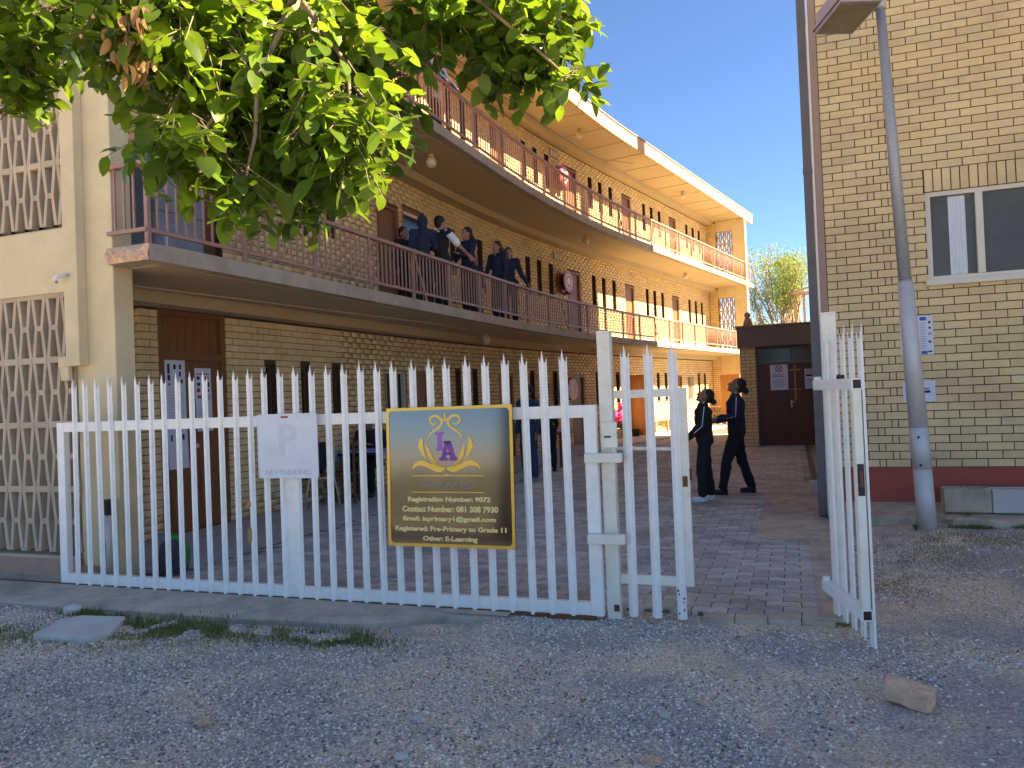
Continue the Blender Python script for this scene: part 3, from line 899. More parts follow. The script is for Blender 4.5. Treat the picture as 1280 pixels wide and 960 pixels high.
for (rl_, me, bal, z), lim in ((r2, 190), (r3, 110)):
    order = bal[:lim] if rl_ is r2[0] else bal[45:45 + lim]
    for s in order:
        o = link('baluster', me, rl_); o.location = pt(s, 0.085, z); o.rotation_euler = (0, 0, -hd(s))
    restb = [s for s in bal if s not in set(order)]
    tv = np.array([v.co[:] for v in me.vertices]); tf = np.array([p.vertices[:] for p in me.polygons])
    rot = np.array([[[math.cos(hd(s)), math.sin(hd(s)), 0], [-math.sin(hd(s)), math.cos(hd(s)), 0], [0, 0, 1]] for s in restb])
    V, F = instances_np(tv, tf, rot, np.array([pt(s, 0.085, z) for s in restb]))
    o = link('baluster_run', np_mesh('baluster_run', V, F, 'rail'), rl_); tag(o, kind='stuff')
    mb = MB(); zt = z
    for x in (-5.65, -5.54, -5.43): mb.box(x - .0085, x + .0085, 5.259, 5.276, zt, zt + (me.vertices[4].co.z))
    mb.build('end_baluster', 'rail', rl_)
# loose slanting braces hanging on the railings
for s, zf, zt, rr in ((4.9, 2.965, 3.66, r2), (11.6, 2.965, 3.66, r2), (18.0, 2.965, 3.66, r2), (24.2, 2.965, 3.66, r2), (15.6, 5.865, 6.63, r3), (23.6, 5.865, 6.63, r3)):
    mb = MB(); mb.bar(pt(s, 0.03, zt), pt(s + 0.42, 0.03, zf - 0.07), .022, .022); mb.bar(pt(s + .42, .03, zf - .07), pt(s + .42, .30, zf - .07), .02, .02); mb.build('brace', 'rail', rr[0])

# ---------------------------------------------------------------- near end facade (breeze block screens)
FY = 5.25
ex0 = -9.4
mb = MB(); mb.box(ex0, -6.20, FY + .01, FY + .22, -0.12, 0.155); mb.box(-6.20, -5.90, FY + .03, FY + .22, -0.12, 0.10)
mb.build('plinth', 'plinth', school)
for z0, z1 in ((2.625, 3.215), (5.64, 8.60)):
    mb = MB(); mb.box(ex0, -6.20, FY, FY + .22, z0, z1); mb.build('spandrel', 'cream', school)
mb = MB(); mb.box(-6.20, -5.73, FY + .05, FY + .27, -0.05, 8.58); mb.build('pillar', 'cream', school, bevel=0.008)
mb = MB(); mb.box(-6.222, -6.055, FY - .05, FY + .05, 1.93, 8.60); mb.box(-6.325, -6.222, FY - .045, FY + .0, 1.93, 2.02); mb.box(-6.30, -6.20, FY - .045, FY + .0, 1.80, 1.93)
mb.build('drain_casing', 'cream', school, bevel=0.006)
UW = 0.186
UH = 0.3025
HB = half_block(UW, UH - 0.02, 0.075, 0.030).mesh('breeze_block', 'block')
ncol = 17
for zbase, nrow in ((0.155 + .04, 4), (3.215 + .03, 4)):
    mb = MB(); mb.box(ex0, -6.20 - UW * 0 , FY + .02, FY + .20, zbase - .045, zbase - 0.012)
    scr = mb.build('breeze_screen', 'block', school)
    for r_ in range(nrow):
        zm = zbase + UH * (2 * r_ + 1)
        for i in range(ncol):
            x = -6.20 - UW * (i + 0.42)
            for flip in (0, 1):
                o = link('breeze_block', HB, scr)
                o.location = (x, FY + .03 + (0.15 if flip else 0) * 0, zm)
                o.rotation_euler = (0, math.pi if flip else 0, 0)
        zc = zm + UH
        if r_ < nrow - 1 or True:
            m3 = MB()
            for i in range(ncol):
                x = -6.20 - UW * (i + 0.42)
                m3.box(x - UW / 2 + .002, x + UW / 2 - .002, FY + .026, FY + .110, zc - .030, zc + .028)
            m3.build('screen_course', 'block', scr)
# stair well behind the screens
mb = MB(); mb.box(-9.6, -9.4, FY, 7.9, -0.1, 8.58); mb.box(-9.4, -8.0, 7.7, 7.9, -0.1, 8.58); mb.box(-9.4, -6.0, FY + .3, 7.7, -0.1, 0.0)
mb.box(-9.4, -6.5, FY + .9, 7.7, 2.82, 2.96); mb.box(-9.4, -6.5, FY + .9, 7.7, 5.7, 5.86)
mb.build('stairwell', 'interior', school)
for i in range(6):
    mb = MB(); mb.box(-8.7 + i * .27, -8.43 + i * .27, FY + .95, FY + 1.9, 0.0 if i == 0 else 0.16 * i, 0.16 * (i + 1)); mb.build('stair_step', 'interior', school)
# conduits
def conduit(name, pts_, r, parent): 
    m2 = MB(); m2.tube(pts_, r, 6); return m2.build(name, 'cable', parent)
conduit('conduit', [pt(s, 1.25 - 0.55 * min(1, s / 6.5), 2.80) for s in np.arange(0.5, 8.2, .4)], .011, school)
conduit('conduit', [pt(s, 1.22, 8.565) for s in np.arange(6, 17.6, .5)] + [pt(17.9, 1.0, 8.56), pt(18.5, .65, 8.55)], .013, school)

# ================================================================ BUILDING ON THE RIGHT
rb = thing('brick_building', 'tall pale brick building with red base and cream window', 'building')
RX, RY, RH = 0.42, 9.30, 10.6
WIN = (1.43, 3.05, 2.55, 3.52)
sills = 0.56
RX1 = 6.0
mb = MB()
for x0, x1, z0, z1 in ((RX, WIN[0], sills, RH), (WIN[1], RX1, sills, RH), (WIN[0], WIN[1], sills, WIN[2]), (WIN[0], WIN[1], WIN[3], RH)):
    mb.box(x0, x1, RY + .012, RY + .25, z0, z1)
rwall = mb.build('wall', 'mortar', rb)
edges = ([RX, RX + .21, RX + .452, RX + .517], [RX, RX + .105, RX + .347, RX + .589, RX + .654])
SOLD = sills + .006 + 37 * COURSE - JT - WIN[3]
cells = brick_cells(RX, RX1, sills + .006, RH, [(WIN[0], WIN[1], WIN[2], WIN[3]), (WIN[0] - .01, WIN[1] + .01, WIN[3] - .005, WIN[3] + SOLD + .004)], edges)
def bk2(c):
    xm = (c[0] + c[1]) / 2
    vis = 0 if (xm < 2.45 and c[2] < 5.6) else 20
    return vis + math.hypot(xm - 1.9, c[2] - 1.9) + (0.8 if c[1] - c[0] < .12 else 0)
cells.sort(key=bk2)
shared = {}
for a, b, z, zt in cells[:282]:
    key = (round(b - a, 3), round(zt - z, 3))
    if key not in shared:
        L_ = (b - a) / 2; hz = (zt - z) / 2; m2 = MB(); m2.box(-L_, L_, 0, 0.02, -hz, hz); shared[key] = m2.mesh('brick', 'brick')
    o = link('brick', shared[key], rwall); o.location = ((a + b) / 2, RY + random.uniform(-.0015, .0015), (z + zt) / 2)
i = 0
x = WIN[0]
sm_ = MB(); sm_.box(-.037, .037, 0, .02, 0, SOLD - .002); SM = sm_.mesh('brick', 'brick')
while x + .083 < WIN[1] + .02:
    o = link('brick', SM, rwall); o.location = (x + .0415, RY + random.uniform(-.0015, .0015), WIN[3] + .002); x += .0853
mb = MB()
for a, b, z, zt in cells[282:]:
    j = random.uniform(-.0015, .0015); mb.box(a, b, RY + j, RY + .02, z, zt)
o = mb.build('brick_courses', 'brick', rwall); tag(o, kind='stuff')
# plinth, corner strip, downpipe
mb = MB(); mb.box(RX - .03, 6.0, RY - .012, RY + .2, 0.0, sills); mb.build('plinth', 'redplinth', rb)
mb = MB(); mb.box(RX - .075, RX - .003, RY - .004, RY + .12, 0.3, RH); mb.build('corner_strip', 'pinktrim', rb)
mb = MB(); mb.box(RX - .098, RX - .078, RY + .0, RY + .06, 0.0, RH); mb.build('conduit', 'pvc', rb)  # white strip standing in for the thin sunlit edge beside the corner
mb = MB(); mb.box(RX - .195, RX - .105, RY + .0, RY + .085, 0.02, RH - .2)
for z in (1.5, 3.9, 6.3, 8.7): mb.box(RX - .20, RX - .10, RY - .006, RY + .088, z, z + .05)
mb.build('downpipe', 'pipe', rb)
# window
mb = MB(); X0, X1, Z0, Z1 = WIN
mb.box(X0, X0 + .055, RY + .03, RY + .10, Z0, Z1); mb.box(X1 - .055, X1, RY + .03, RY + .10, Z0, Z1)
mb.box(X0 + .055, X1 - .055, RY + .03, RY + .10, Z1 - .05, Z1); mb.box(X0 + .055, X1 - .055, RY + .03, RY + .10, Z0, Z0 + .06)
wnd = mb.build('window', 'creamframe', rb, bevel=.004)
for xm in (1.94, 2.55):
    m2 = MB(); m2.box(xm - .035, xm + .035, RY + .02, RY + .095, Z0 + .06, Z1 - .05); m2.build('mullion', 'creamframe', wnd, bevel=.004)
m2 = MB(); m2.box(X0 - .03, X1 + .03, RY - .045, RY + .03, Z0 - .045, Z0 + .012); m2.build('sill', 'creamframe', wnd, bevel=.005)
for xa, xb in ((X0 + .055, 1.905), (1.975, 2.515), (2.585, X1 - .055)):
    m2 = MB(); m2.box(xa, xb, RY + .065, RY + .073, Z0 + .06, Z1 - .05); m2.build('pane', 'glassgrey', wnd)
m2 = MB()
cv = [(1.655 + 0.16 * i / 12, RY + .058 + .006 * math.sin(i * 1.9)) for i in range(13)]
m2.prism([(x, y, Z0 + .065) for x, y in cv] + [(x, y + .004, Z0 + .065) for x, y in reversed(cv)], (0, 0, Z1 - Z0 - .13)); m2.build('curtain', 'net', wnd)
# body of the building, its far corner, and an unseen tower added to keep sun off the gate
mb = MB(); mb.box(0.72, RX1 + 9, RY + .25, 24.1, 0, RH); mb.box(RX - .003, 0.72, RY + .02, RY + .6, 0, RH); mb.box(6.002, 13.9, 6.4, RY + .24, 0, 14.0); body = mb.build('rear_and_shade_block', 'plainwall', rb)
mb = MB()
for a, b, z, zt in brick_cells(RY + .62, 24.08, .02, RH - .02, []): mb.box(.708, .724, a, b, z, zt)
o = mb.build('brick_courses', 'brick', body); tag(o, kind='stuff')
mb = MB(); mb.box(RX - .08, RX1, RY - .03, 9.95, RH, RH + .12); mb.box(.70, RX1 + 9.1, 9.951, 24.15, RH, RH + .12); mb.build('roof', 'shedroof', rb)
mb = MB(); mb.box(2.2, 2.65, 23.58, 24.05, RH + .12, RH + 3.5); mb.build('shadow_chimney', 'plainwall', rb)  # added unseen stack, set so its shadow crosses the school fascia
mb = MB(); mb.box(14.0, 22.0, 5.68, RY + .2, 0, 12.7); mb.box(14.0, 21.9, 5.0, 5.679, 0, 11.0); mb.box(14.0, 21.8, 3.7, 4.999, 0, 14.5); wing = mb.build('shade_wing', 'plainwall', rb)  # added unseen blocks, stepped to shade the forecourt but leave the leaves sunlit
# concrete apron along the foot of the wall
mb = MB()
n = 40
for i in range(n + 1):
    x = 0.40 + 5.6 * i / n
    f_ = 8.70 + 0.03 * mnoise.noise(Vector((x * 3, 0, 0)))
    zt = .095 + .012 * mnoise.noise(Vector((x * 4, 3, 0)))
    mb.v += [(x, f_, -.1), (x, f_ + .01, zt), (x, f_ + .06, zt + .012), (x, RY - .012, .185), (x, RY - .012, -.1)]
for i in range(n):
    a = 5 * i; c = a + 5
    for k in range(4): mb.f.append((a + k, c + k, c + k + 1, a + k + 1)); mb.m.append(0)
mb.f.append((0, 1, 2, 3, 4)); mb.m.append(0)
o = mb.build('apron', 'concrete'); tag(o, 'concrete apron along the foot of the red plinth', kind='structure')

# ================================================================ SHED AT THE END OF THE DRIVE
shed = thing('garage', 'low brick garage with dark red double doors under a plain grey fascia', 'garage')
SY = 20.2
mb = MB(); mb.box(-1.20, -0.84, SY + .012, SY + .3, 0, 2.49); mb.box(0.70, 0.715, SY + .012, SY + .3, 0, 2.49)
mb.box(-1.19, -1.17, SY + .02, 25.5, 0, 2.49)
sw = mb.build('wall', 'mortar', shed)
m2 = MB()
z = 0.01; row = 0
while z < 2.45:
    for x0, x1 in ((-1.20, -0.84), (0.70, 0.715)):
        a = x0 - (BL / 2 if row % 2 else 0)
        while a < x1:
            p, q = max(a + .005, x0), min(a + BL - .005, x1)
            if q - p > .03: m2.box(p, q, SY, SY + .02, z, z + COURSE - JT)
            a += BL
    a = SY - (BL / 2 if row % 2 else 0)
    while a < 25.4:
        p, q = max(a + .005, SY), min(a + BL - .005, 25.4); m2.box(-1.205, -1.185, p, q, z, z + COURSE - JT); a += BL
    # inner reveal of the pier
    m2.box(-0.845, -0.832, SY + .005, SY + .11, z, z + COURSE - JT); m2.box(-0.845, -0.832, SY + .12, SY + .29, z, z + COURSE - JT)
    z += COURSE; row += 1
o = m2.build('brick_courses', 'brick', sw); tag(o, kind='stuff')
mb = MB(); mb.box(-1.25, 0.717, SY - .12, 25.6, 2.491, 3.0); mb.build('roof', 'shedroof', shed)
mb = MB(); mb.box(-1.29, 0.719, SY - .16, 25.64, 3.0, 3.03); mb.build('roof_edge', 'roofsheet', shed)
DY = SY + .22
mb = MB(); mb.box(-1.15, .70, SY + .32, SY + .40, 0, 2.489); mb.build('sun_stop_panel', 'interior', shed)  # added dark panel, stops sun leaking past the doors
mb = MB(); mb.box(-.84, -.78, DY - .04, DY + .06, 0, 2.49); mb.box(.64, .70, DY - .04, DY + .06, 0, 2.49); mb.box(-.78, .64, DY - .04, DY + .06, 2.04, 2.10); mb.box(-.78, .64, DY - .04, DY + .06, 2.43, 2.49); fr_ = mb.build('door_frame', 'shedroof', shed)
for xa, xb in ((-.78, -.01), (.03, .64)):
    m2 = MB(); m2.box(xa, xb, DY + .01, DY + .02, 2.10, 2.43); m2.build('transom_pane', 'glass' if xa < -.5 else 'glassgrey', fr_)
m2 = MB(); m2.box(-.01, .03, DY - .03, DY + .05, 2.10, 2.43); m2.build('mullion', 'shedroof', fr_)
for xa, xb in ((-.775, -.075), (-.07, .635)):
    m2 = MB(); m2.box(xa, xb, DY + .03, DY + .05, 0.01, 2.04); d = m2.build('door', 'shedwood', shed)
    nb = 7
    pm = MB(); ww = (xb - xa) / nb; pm.box(-ww / 2 + .004, ww / 2 - .004, 0, .018, 0, 2.0); PMm = pm.mesh('plank', 'shedwood')
    for i in range(nb):
        o = link('plank', PMm, d); o.location = (xa + ww * (i + .5), DY + .014, .02)
    if xa > -.1:
        m2 = MB(); m2.box(-.04, -.005, DY - .01, DY + .013, .95, 1.13); m2.tube([(-.03, DY - .01, 1.08), (-.03, DY - .05, 1.08), (.07, DY - .05, 1.08)], .010, 6); m2.build('handle', 'galv', d)
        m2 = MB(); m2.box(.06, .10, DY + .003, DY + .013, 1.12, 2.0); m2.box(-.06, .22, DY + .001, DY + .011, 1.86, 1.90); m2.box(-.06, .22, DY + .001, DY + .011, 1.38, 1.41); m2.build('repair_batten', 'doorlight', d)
# ================================================================ SLIDING GATE
def picket_mesh(h, wid=0.058, name='picket'):
    """pressed palisade pale: flanges, raised middle, three points on top"""
    W = wid / 2
    prof = [(-W, 0.0), (-W * .62, -.002), (-W * .40, -.016), (0, -.019), (W * .40, -.016), (W * .62, -.002), (W, 0.0)]
    tops = [h - .012, h - .052, h - .045, h + .035, h - .045, h - .052, h - .012]
    th = .004
    m = MB(); n = len(prof)
    for (x, y), t in zip(prof, tops): m.v += [(x, y, 0), (x, y, t), (x * .96, y + th, 0), (x * .96, y + th, t)]
    for i in range(n - 1):
        a = 4 * i; b = a + 4
        for q in ((a, b, b + 1, a + 1), (b + 2, a + 2, a + 3, b + 3), (a + 1, b + 1, b + 3, a + 3), (b, a, a + 2, b + 2)): m.f.append(q); m.m.append(0)
    for q in ((0, 1, 3, 2), (4 * n - 4, 4 * n - 2, 4 * n - 1, 4 * n - 3)): m.f.append(q); m.m.append(0)
    return m.mesh(name, 'white')
GY = 5.05
gate = thing('sliding_gate', 'long white palisade sliding gate carrying the academy sign', 'gate', (0, 0, 0))
mb = MB(); mb.box(-6.18, -6.095, GY, GY + .06, 0.0, 1.42); mb.build('stile', 'white', gate, bevel=.004)
mb = MB(); mb.box(-1.335, -1.25, GY, GY + .06, -0.005, 1.42); mb.build('stile', 'white', gate, bevel=.004)
mb = MB(); mb.box(-6.095, -1.335, GY + .002, GY + .058, 1.335, 1.42); mb.build('top_rail', 'white', gate, bevel=.003)
mb = MB(); mb.box(-6.095, -1.335, GY + .002, GY + .058, 0.0, 0.085); mb.build('bottom_rail', 'white', gate, bevel=.003)
mb = MB(); mb.box(-3.79, -3.645, GY + .004, GY + .056, 0.085, 1.335); mb.build('middle_stile', 'white', gate, bevel=.004)
PK = picket_mesh(1.775)
for i in range(32):
    o = link('picket', PK, gate); o.location = (-5.968 + 0.14555 * i + random.uniform(-.003, .003), GY - .001, random.uniform(-.012, -.002)); o.rotation_euler = (R(random.uniform(-.25, .25)), R(random.uniform(-.3, .3)), R(random.uniform(-3, 3)))
for x in (-5.07, -2.40):
    mb = MB(); mb.box(x - .055, x + .055, GY - .004, GY + .055, -0.052, -.001); w_ = mb.build('wheel_box', 'white', gate, bevel=.012)
    m2 = MB(); m2.tube([(x, GY + .01, -.018), (x, GY + .045, -.018)], .05, 14); m2.build('wheel', 'rust', w_)
for z, h in ((1.065, .062), (0.525, .062)):
    mb = MB(); mb.box(-1.325, -1.075, GY - .062, GY - .004, z - h / 2, z + h / 2); mb.build('catch_bracket', 'cream_white', gate, bevel=.004)
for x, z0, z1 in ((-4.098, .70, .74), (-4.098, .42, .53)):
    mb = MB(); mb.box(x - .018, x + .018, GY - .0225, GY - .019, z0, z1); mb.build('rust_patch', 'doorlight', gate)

# ---------------------------------------------------------------- academy sign on the gate
SGX0, SGX1, SGZ0, SGZ1 = -2.815, -1.828, 0.445, 1.445
sign = thing('school_sign', 'dark glossy academy sign with gold border and purple emblem', 'sign', (SGX0, GY - .080, SGZ0))
sign.rotation_euler = (R(-2.0), 0, 0)
SWD, SHT = SGX1 - SGX0, SGZ1 - SGZ0
mb = MB(); mb.box(0, SWD, 0, .012, 0, SHT); mb.build('board', 'signblack', sign)
def su(px): return (px - 76) / 752 * SWD
def sv(py): return (868 - py) / 825 * SHT
# rounded border
def rrect(x0, x1, z0, z1, r, n=6):
    out = []
    for cx, cz, a0 in ((x1 - r, z1 - r, 0), (x0 + r, z1 - r, 90), (x0 + r, z0 + r, 180), (x1 - r, z0 + r, 270)):
        for i in range(n + 1):
            a = R(a0 + 90 * i / n); out.append((cx + r * math.cos(a), cz + r * math.sin(a)))
    return out
def ring(name, outer, inner, y0, y1, mat, parent):
    m = MB(); n = len(outer)
    for (x, z) in outer: m.v += [(x, y0, z), (x, y1, z)]
    for (x, z) in inner: m.v += [(x, y0, z), (x, y1, z)]
    for i in range(n):
        j = (i + 1) % n
        a, b, c, d = 2 * i, 2 * j, 2 * n + 2 * i, 2 * n + 2 * j
        for q in ((a, b, d, c), (a + 1, c + 1, d + 1, b + 1), (a, a + 1, b + 1, b), (c, d, d + 1, c + 1)): m.f.append(q); m.m.append(0)
    return m.build(name, mat, parent)
ring('gold_border', rrect(.0, SWD, .0, SHT, .004), rrect(.022, SWD - .022, .022, SHT - .022, .03), -.004, .0005, 'gold', sign)
emb = MB()
def stroke(m, pts, wid, mirror=None, y0=-.004, y1=.0005, mi=0):
    P = [Vector((su(x), 0, sv(y))) for x, y in pts]
    # smooth
    C = []; Wd = []
    n = len(P)
    for i in range(n - 1):
        p0, p1, p2, p3 = P[max(i - 1, 0)], P[i], P[i + 1], P[min(i + 2, n - 1)]
        for k in range(6):
            t = k / 6
            C.append(0.5 * ((2 * p1) + (p2 - p0) * t + (2 * p0 - 5 * p1 + 4 * p2 - p3) * t * t + (3 * p1 - p0 - 3 * p2 + p3) * t ** 3)); Wd.append(wid[i] * (1 - t) + wid[i + 1] * t)
    C.append(P[-1]); Wd.append(wid[-1])
    for mir in ((False, True) if mirror is not None else (False,)):
        b = len(m.v)
        for i, c in enumerate(C):
            t = (C[min(i + 1, len(C) - 1)] - C[max(i - 1, 0)]).normalized(); nn = Vector((-t.z, 0, t.x)); ww = Wd[i] / 752 * SWD / 2
            for q in (c + nn * ww, c - nn * ww):
                x = q.x if not mir else 2 * su(mirror) - q.x
                m.v += [(x, y0, q.z), (x, y1, q.z)]
        for i in range(len(C) - 1):
            a = b + 4 * i; d = a + 4
            for q in ((a, a + 2, d + 2, d), (a, d, d + 1, a + 1), (a + 2, a + 3, d + 3, d + 2)): m.f.append(q if not mir else tuple(reversed(q))); m.m.append(mi)
AX = 437
stroke(emb, [(335, 242), (348, 208), (378, 182), (408, 160), (418, 132), (402, 106), (372, 97), (349, 112), (354, 138), (376, 146), (388, 130)], [3, 9, 11, 12, 13, 13, 12, 11, 10, 8, 3], AX)
stroke(emb, [(437, 78), (437, 100), (437, 128)], [3, 14, 4])
stroke(emb, [(418, 112), (428, 122), (437, 128)], [4, 8, 3], AX)
stroke(emb, [(340, 180), (346, 186)], [9, 9], AX)
stroke(emb, [(322, 356), (303, 318), (288, 270), (296, 222)], [3, 18, 30, 6], AX)
stroke(emb, [(398, 398), (366, 372), (340, 325), (322, 262)], [4, 20, 22, 4], AX)
stroke(emb, [(234, 412), (256, 384), (300, 376), (350, 398), (395, 418), (432, 410)], [3, 20, 28, 26, 20, 3], AX)
stroke(emb, [(345, 345), (362, 378), (398, 402), (434, 406)], [4, 16, 14, 3], AX)
emb.build('emblem', 'gold', sign)
mb = MB()
for yy in (450, 547): mb.box(su(230), su(658), -.0025, .0005, sv(yy) - .003, sv(yy) + .003)
mb.box(su(425), su(452), -.003, .0005, sv(452), sv(443)); mb.build('ruled_line', 'gold', sign)
def poly_letter(name, polys, mat, dy):
    m = MB()
    for pl in polys: m.prism([(su(x), -.0035 - dy, sv(y)) for x, y in pl], (0, .004 + dy, 0))
    return m.build(name, mat, sign)
poly_letter('letter', [[(375, 210), (375, 192), (428, 192), (428, 210)], [(388, 290), (388, 208), (415, 208), (415, 290)], [(380, 305), (380, 288), (424, 288), (424, 305)]], 'purplelight', 0)
poly_letter('letter', [[(398, 363), (398, 345), (446, 345), (446, 363)], [(456, 363), (456, 345), (508, 345), (508, 363)], [(408, 348), (436, 246), (456, 246), (434, 348)], [(440, 246), (466, 246), (496, 348), (466, 348)], [(424, 246), (424, 262), (468, 262), (468, 246)], [(428, 330), (432, 312), (470, 312), (476, 330)]], 'purple', .001)
for body, x0, x1, yc in (('Registration Number: 9072', 200, 692, 590), ('Contact Number: 081 308 7930', 165, 735, 648), ('Email: iaprimary1@gmail.com', 168, 720, 704), ('Registered: Pre-Primary to Grade 11', 123, 782, 763), ('Other: E-Learning', 288, 612, 820)):
    text('lettering', body, 'goldtext', su(x1) - su(x0), (su((x0 + x1) / 2), -.001, sv(yc)), sign, size=.05, height=.045, offset=.0022)
text('lettering', 'Academy', 'greyprint', su(588) - su(285), (su(436), -.001, sv(503)), sign, size=.06, shear=.45, height=.062, offset=-.0012)

# ---------------------------------------------------------------- faded no parking sign
nps = thing('no_parking_sign', 'faded white no parking board on the gate', 'sign', (-3.97, GY - .048, .932))
mb = MB(); mb.prism([(x, 0, z) for x, z in rrect(0, .55, 0, .50, .018, 4)][::-1], (0, .010, 0)); mb.build('board', 'signwhite', nps)
ring('edge_lip', rrect(0, .55, 0, .5, .018, 4), rrect(.008, .542, .008, .492, .014, 4), -.003, .0, 'signwhite', nps)
text('lettering', 'P', 'faded', .17, (.27, -.0008, .285), nps, size=.3, height=.24, offset=.006)
text('lettering', 'NO PARKING', 'fadedpink', .42, (.275, -.0008, .045), nps, size=.06, height=.042)
mb = MB(); mb.box(.225, .29, -.002, .0, .467, .482); mb.build('red_mark', 'inkred', nps)
mb = MB(); mb.box(.193, .203, -.004, 0, .465, .475); mb.box(.372, .382, -.004, 0, .465, .475); mb.build('rivet', 'galv', nps)

# ---------------------------------------------------------------- post and fixed panel
gp = thing('gate_post', 'square white steel post between the sliding gate and the fixed panel', 'post', (0, 0, 0), group='white steel gate posts')
mb = MB(); mb.box(-1.235, -1.145, 5.10, 5.19, -0.03, 1.905); mb.build('shaft', 'cream_white', gp, bevel=.005)
mb = MB(); mb.box(-1.236, -1.144, 5.099, 5.191, 1.905, 1.915); mb.build('cap', 'white', gp)
mb = MB(); mb.box(-1.225, -1.115, 5.072, 5.099, 1.125, 1.30); lb = mb.build('lock_box', 'cream_white', gp, bevel=.006)
m2 = MB(); m2.box(-1.20, -1.155, 5.066, 5.071, 1.195, 1.207); m2.build('keyhole', 'black', lb)
m2 = MB(); m2.box(-1.145, -1.12, 5.05, 5.09, 1.06, 1.125); m2.build('bolt', 'galv', lb)
mb = MB(); mb.box(-1.185, -1.15, 5.094, 5.0995, .025, .07); mb.build('rust_patch', 'rust', gp)
fp = thing('fence_panel', 'narrow white palisade panel with three pales beside the gate post', 'fence', (0, 0, 0))
PY = 5.13
mb = MB(); mb.box(-1.143, -.705, PY, PY + .035, 1.455, 1.51); mb.build('top_rail', 'cream_white', fp, bevel=.003)
mb = MB(); mb.box(-1.143, -.705, PY, PY + .035, .205, .265); mb.build('bottom_rail', 'cream_white', fp, bevel=.003)
mb = MB(); mb.tube([(-1.14, PY + .045, 1.115), (-.70, PY + .045, 1.105)], .012, 8); mb.build('locking_bar', 'white', fp)
mb = MB(); mb.box(-.705, -.655, PY - .001, PY + .036, .205, 1.511); mb.build('stile', 'cream_white', fp, bevel=.003)
mb = MB(); mb.box(-.700, -.668, PY - .004, PY - .001, .86, .93); mb.box(-.654, -.640, PY, PY + .02, .90, .98); mb.build('hinge_stub', 'rust', fp)
PK2 = picket_mesh(1.79, .062)
for x in (-1.06, -.902, -.738):
    o = link('picket', PK2, fp); o.location = (x, PY - .001, -.01); o.rotation_euler = (0, R(random.uniform(-.3, .3)), 0)
mb = MB()
for i in range(7): mb.ball((-.738 + random.uniform(-.02, .02), PY - .015, .03 + .025 * i), .007, .004, .009, 6, 4)
mb.build('rust_patch', 'rust', fp)

# ---------------------------------------------------------------- right hand post and open leaf
gp2 = thing('gate_post', 'square white steel post standing behind the swung open gate leaf', 'post', (0, 0, 0), group='white steel gate posts')
mb = MB(); mb.box(.195, .285, 5.40, 5.49, -0.03, 1.955); mb.build('shaft', 'cream_white', gp2, bevel=.005)
mb = MB(); mb.box(.194, .286, 5.399, 5.491, 1.955, 1.965); mb.build('cap', 'white', gp2)
A, B = Vector((.165, 5.40, 0)), Vector((.345, 4.74, 0))
lv = (B - A); LL = lv.length; la = math.atan2(lv.y, lv.x)
leaf = thing('gate_leaf', 'white palisade gate leaf swung open toward the gravel', 'gate', A, la)
def hollow(m, x0, x1, y0, y1, z0, z1):
    m.box(x0, x1, y0, y1, z0, z1)
for z0, z1 in ((1.46, 1.525), (.155, .22)):
    mb = MB(); mb.box(-.03, LL, -.03, .03, z0, z1); r_ = mb.build('rail', 'white', leaf, bevel=.003)
    m2 = MB(); m2.box(LL, LL + .001, -.022, .022, z0 + .008, z1 - .008); m2.build('open_end', 'black', r_)
for z in (1.525, .22):
    mb = MB(); mb.tube([(-.02, 0, z - .004), (-.02, 0, z + .022)], .024, 12); mb.build('hinge', 'white', leaf)
mb = MB(); mb.box(LL - .05, LL - .005, -.024, .024, .22, 1.46); st = mb.build('stile', 'cream_white', leaf, bevel=.003)
m2 = MB(); m2.box(LL - .004, LL - .001, -.018, .018, .86, 1.04); lp = m2.build('latch_plate', 'black', st)
m2 = MB(); m2.box(LL - .001, LL + .003, -.008, .010, .91, 1.0); m2.build('latch_slot', 'rust', lp)
PK3 = picket_mesh(1.80, .060)
for i in range(5):
    o = link('picket', PK3, leaf); o.location = (.06 + i * (LL - .085) / 4, .033, .012 if i < 4 else .0); o.rotation_euler = (0, R(random.uniform(-.3, .3)), R(180))
mb = MB(); mb.box(.36, .40, -.005, .03, 1.524, 1.55); mb.build('stop', 'black', leaf)

# ================================================================ STREET LAMP
lamp = thing('street_lamp', 'leaning grey steel lamp post with square floodlight in front of the brick wall', 'street lamp', (1.18, 8.38, 0.02))
LT = Vector((-.205, 0, 5.25)); UZ = LT.normalized()
mb = MB(); mb.tube([UZ * 0.0, UZ * .62], [.086, .085], 20); mb.tube([UZ * .62, UZ * 1.02], [.088, .087], 20); mb.tube([UZ * 1.02, UZ * 2.44], [.085, .072], 20); mb.build('lower_tube', 'galv', lamp, True)
mb = MB(); mb.tube([UZ * 2.43, UZ * 2.46], [.072, .060], 20); mb.tube([UZ * 2.46, UZ * 5.25], [.060, .043], 20); mb.build('upper_tube', 'greysteel', lamp, True)
for z in (.93, .66):
    mb = MB(); mb.tube([UZ * z + Vector((-.02, -.080, 0)), UZ * z + Vector((-.02, -.091, 0))], .012, 10); mb.build('bolt_hole', 'black', lamp)
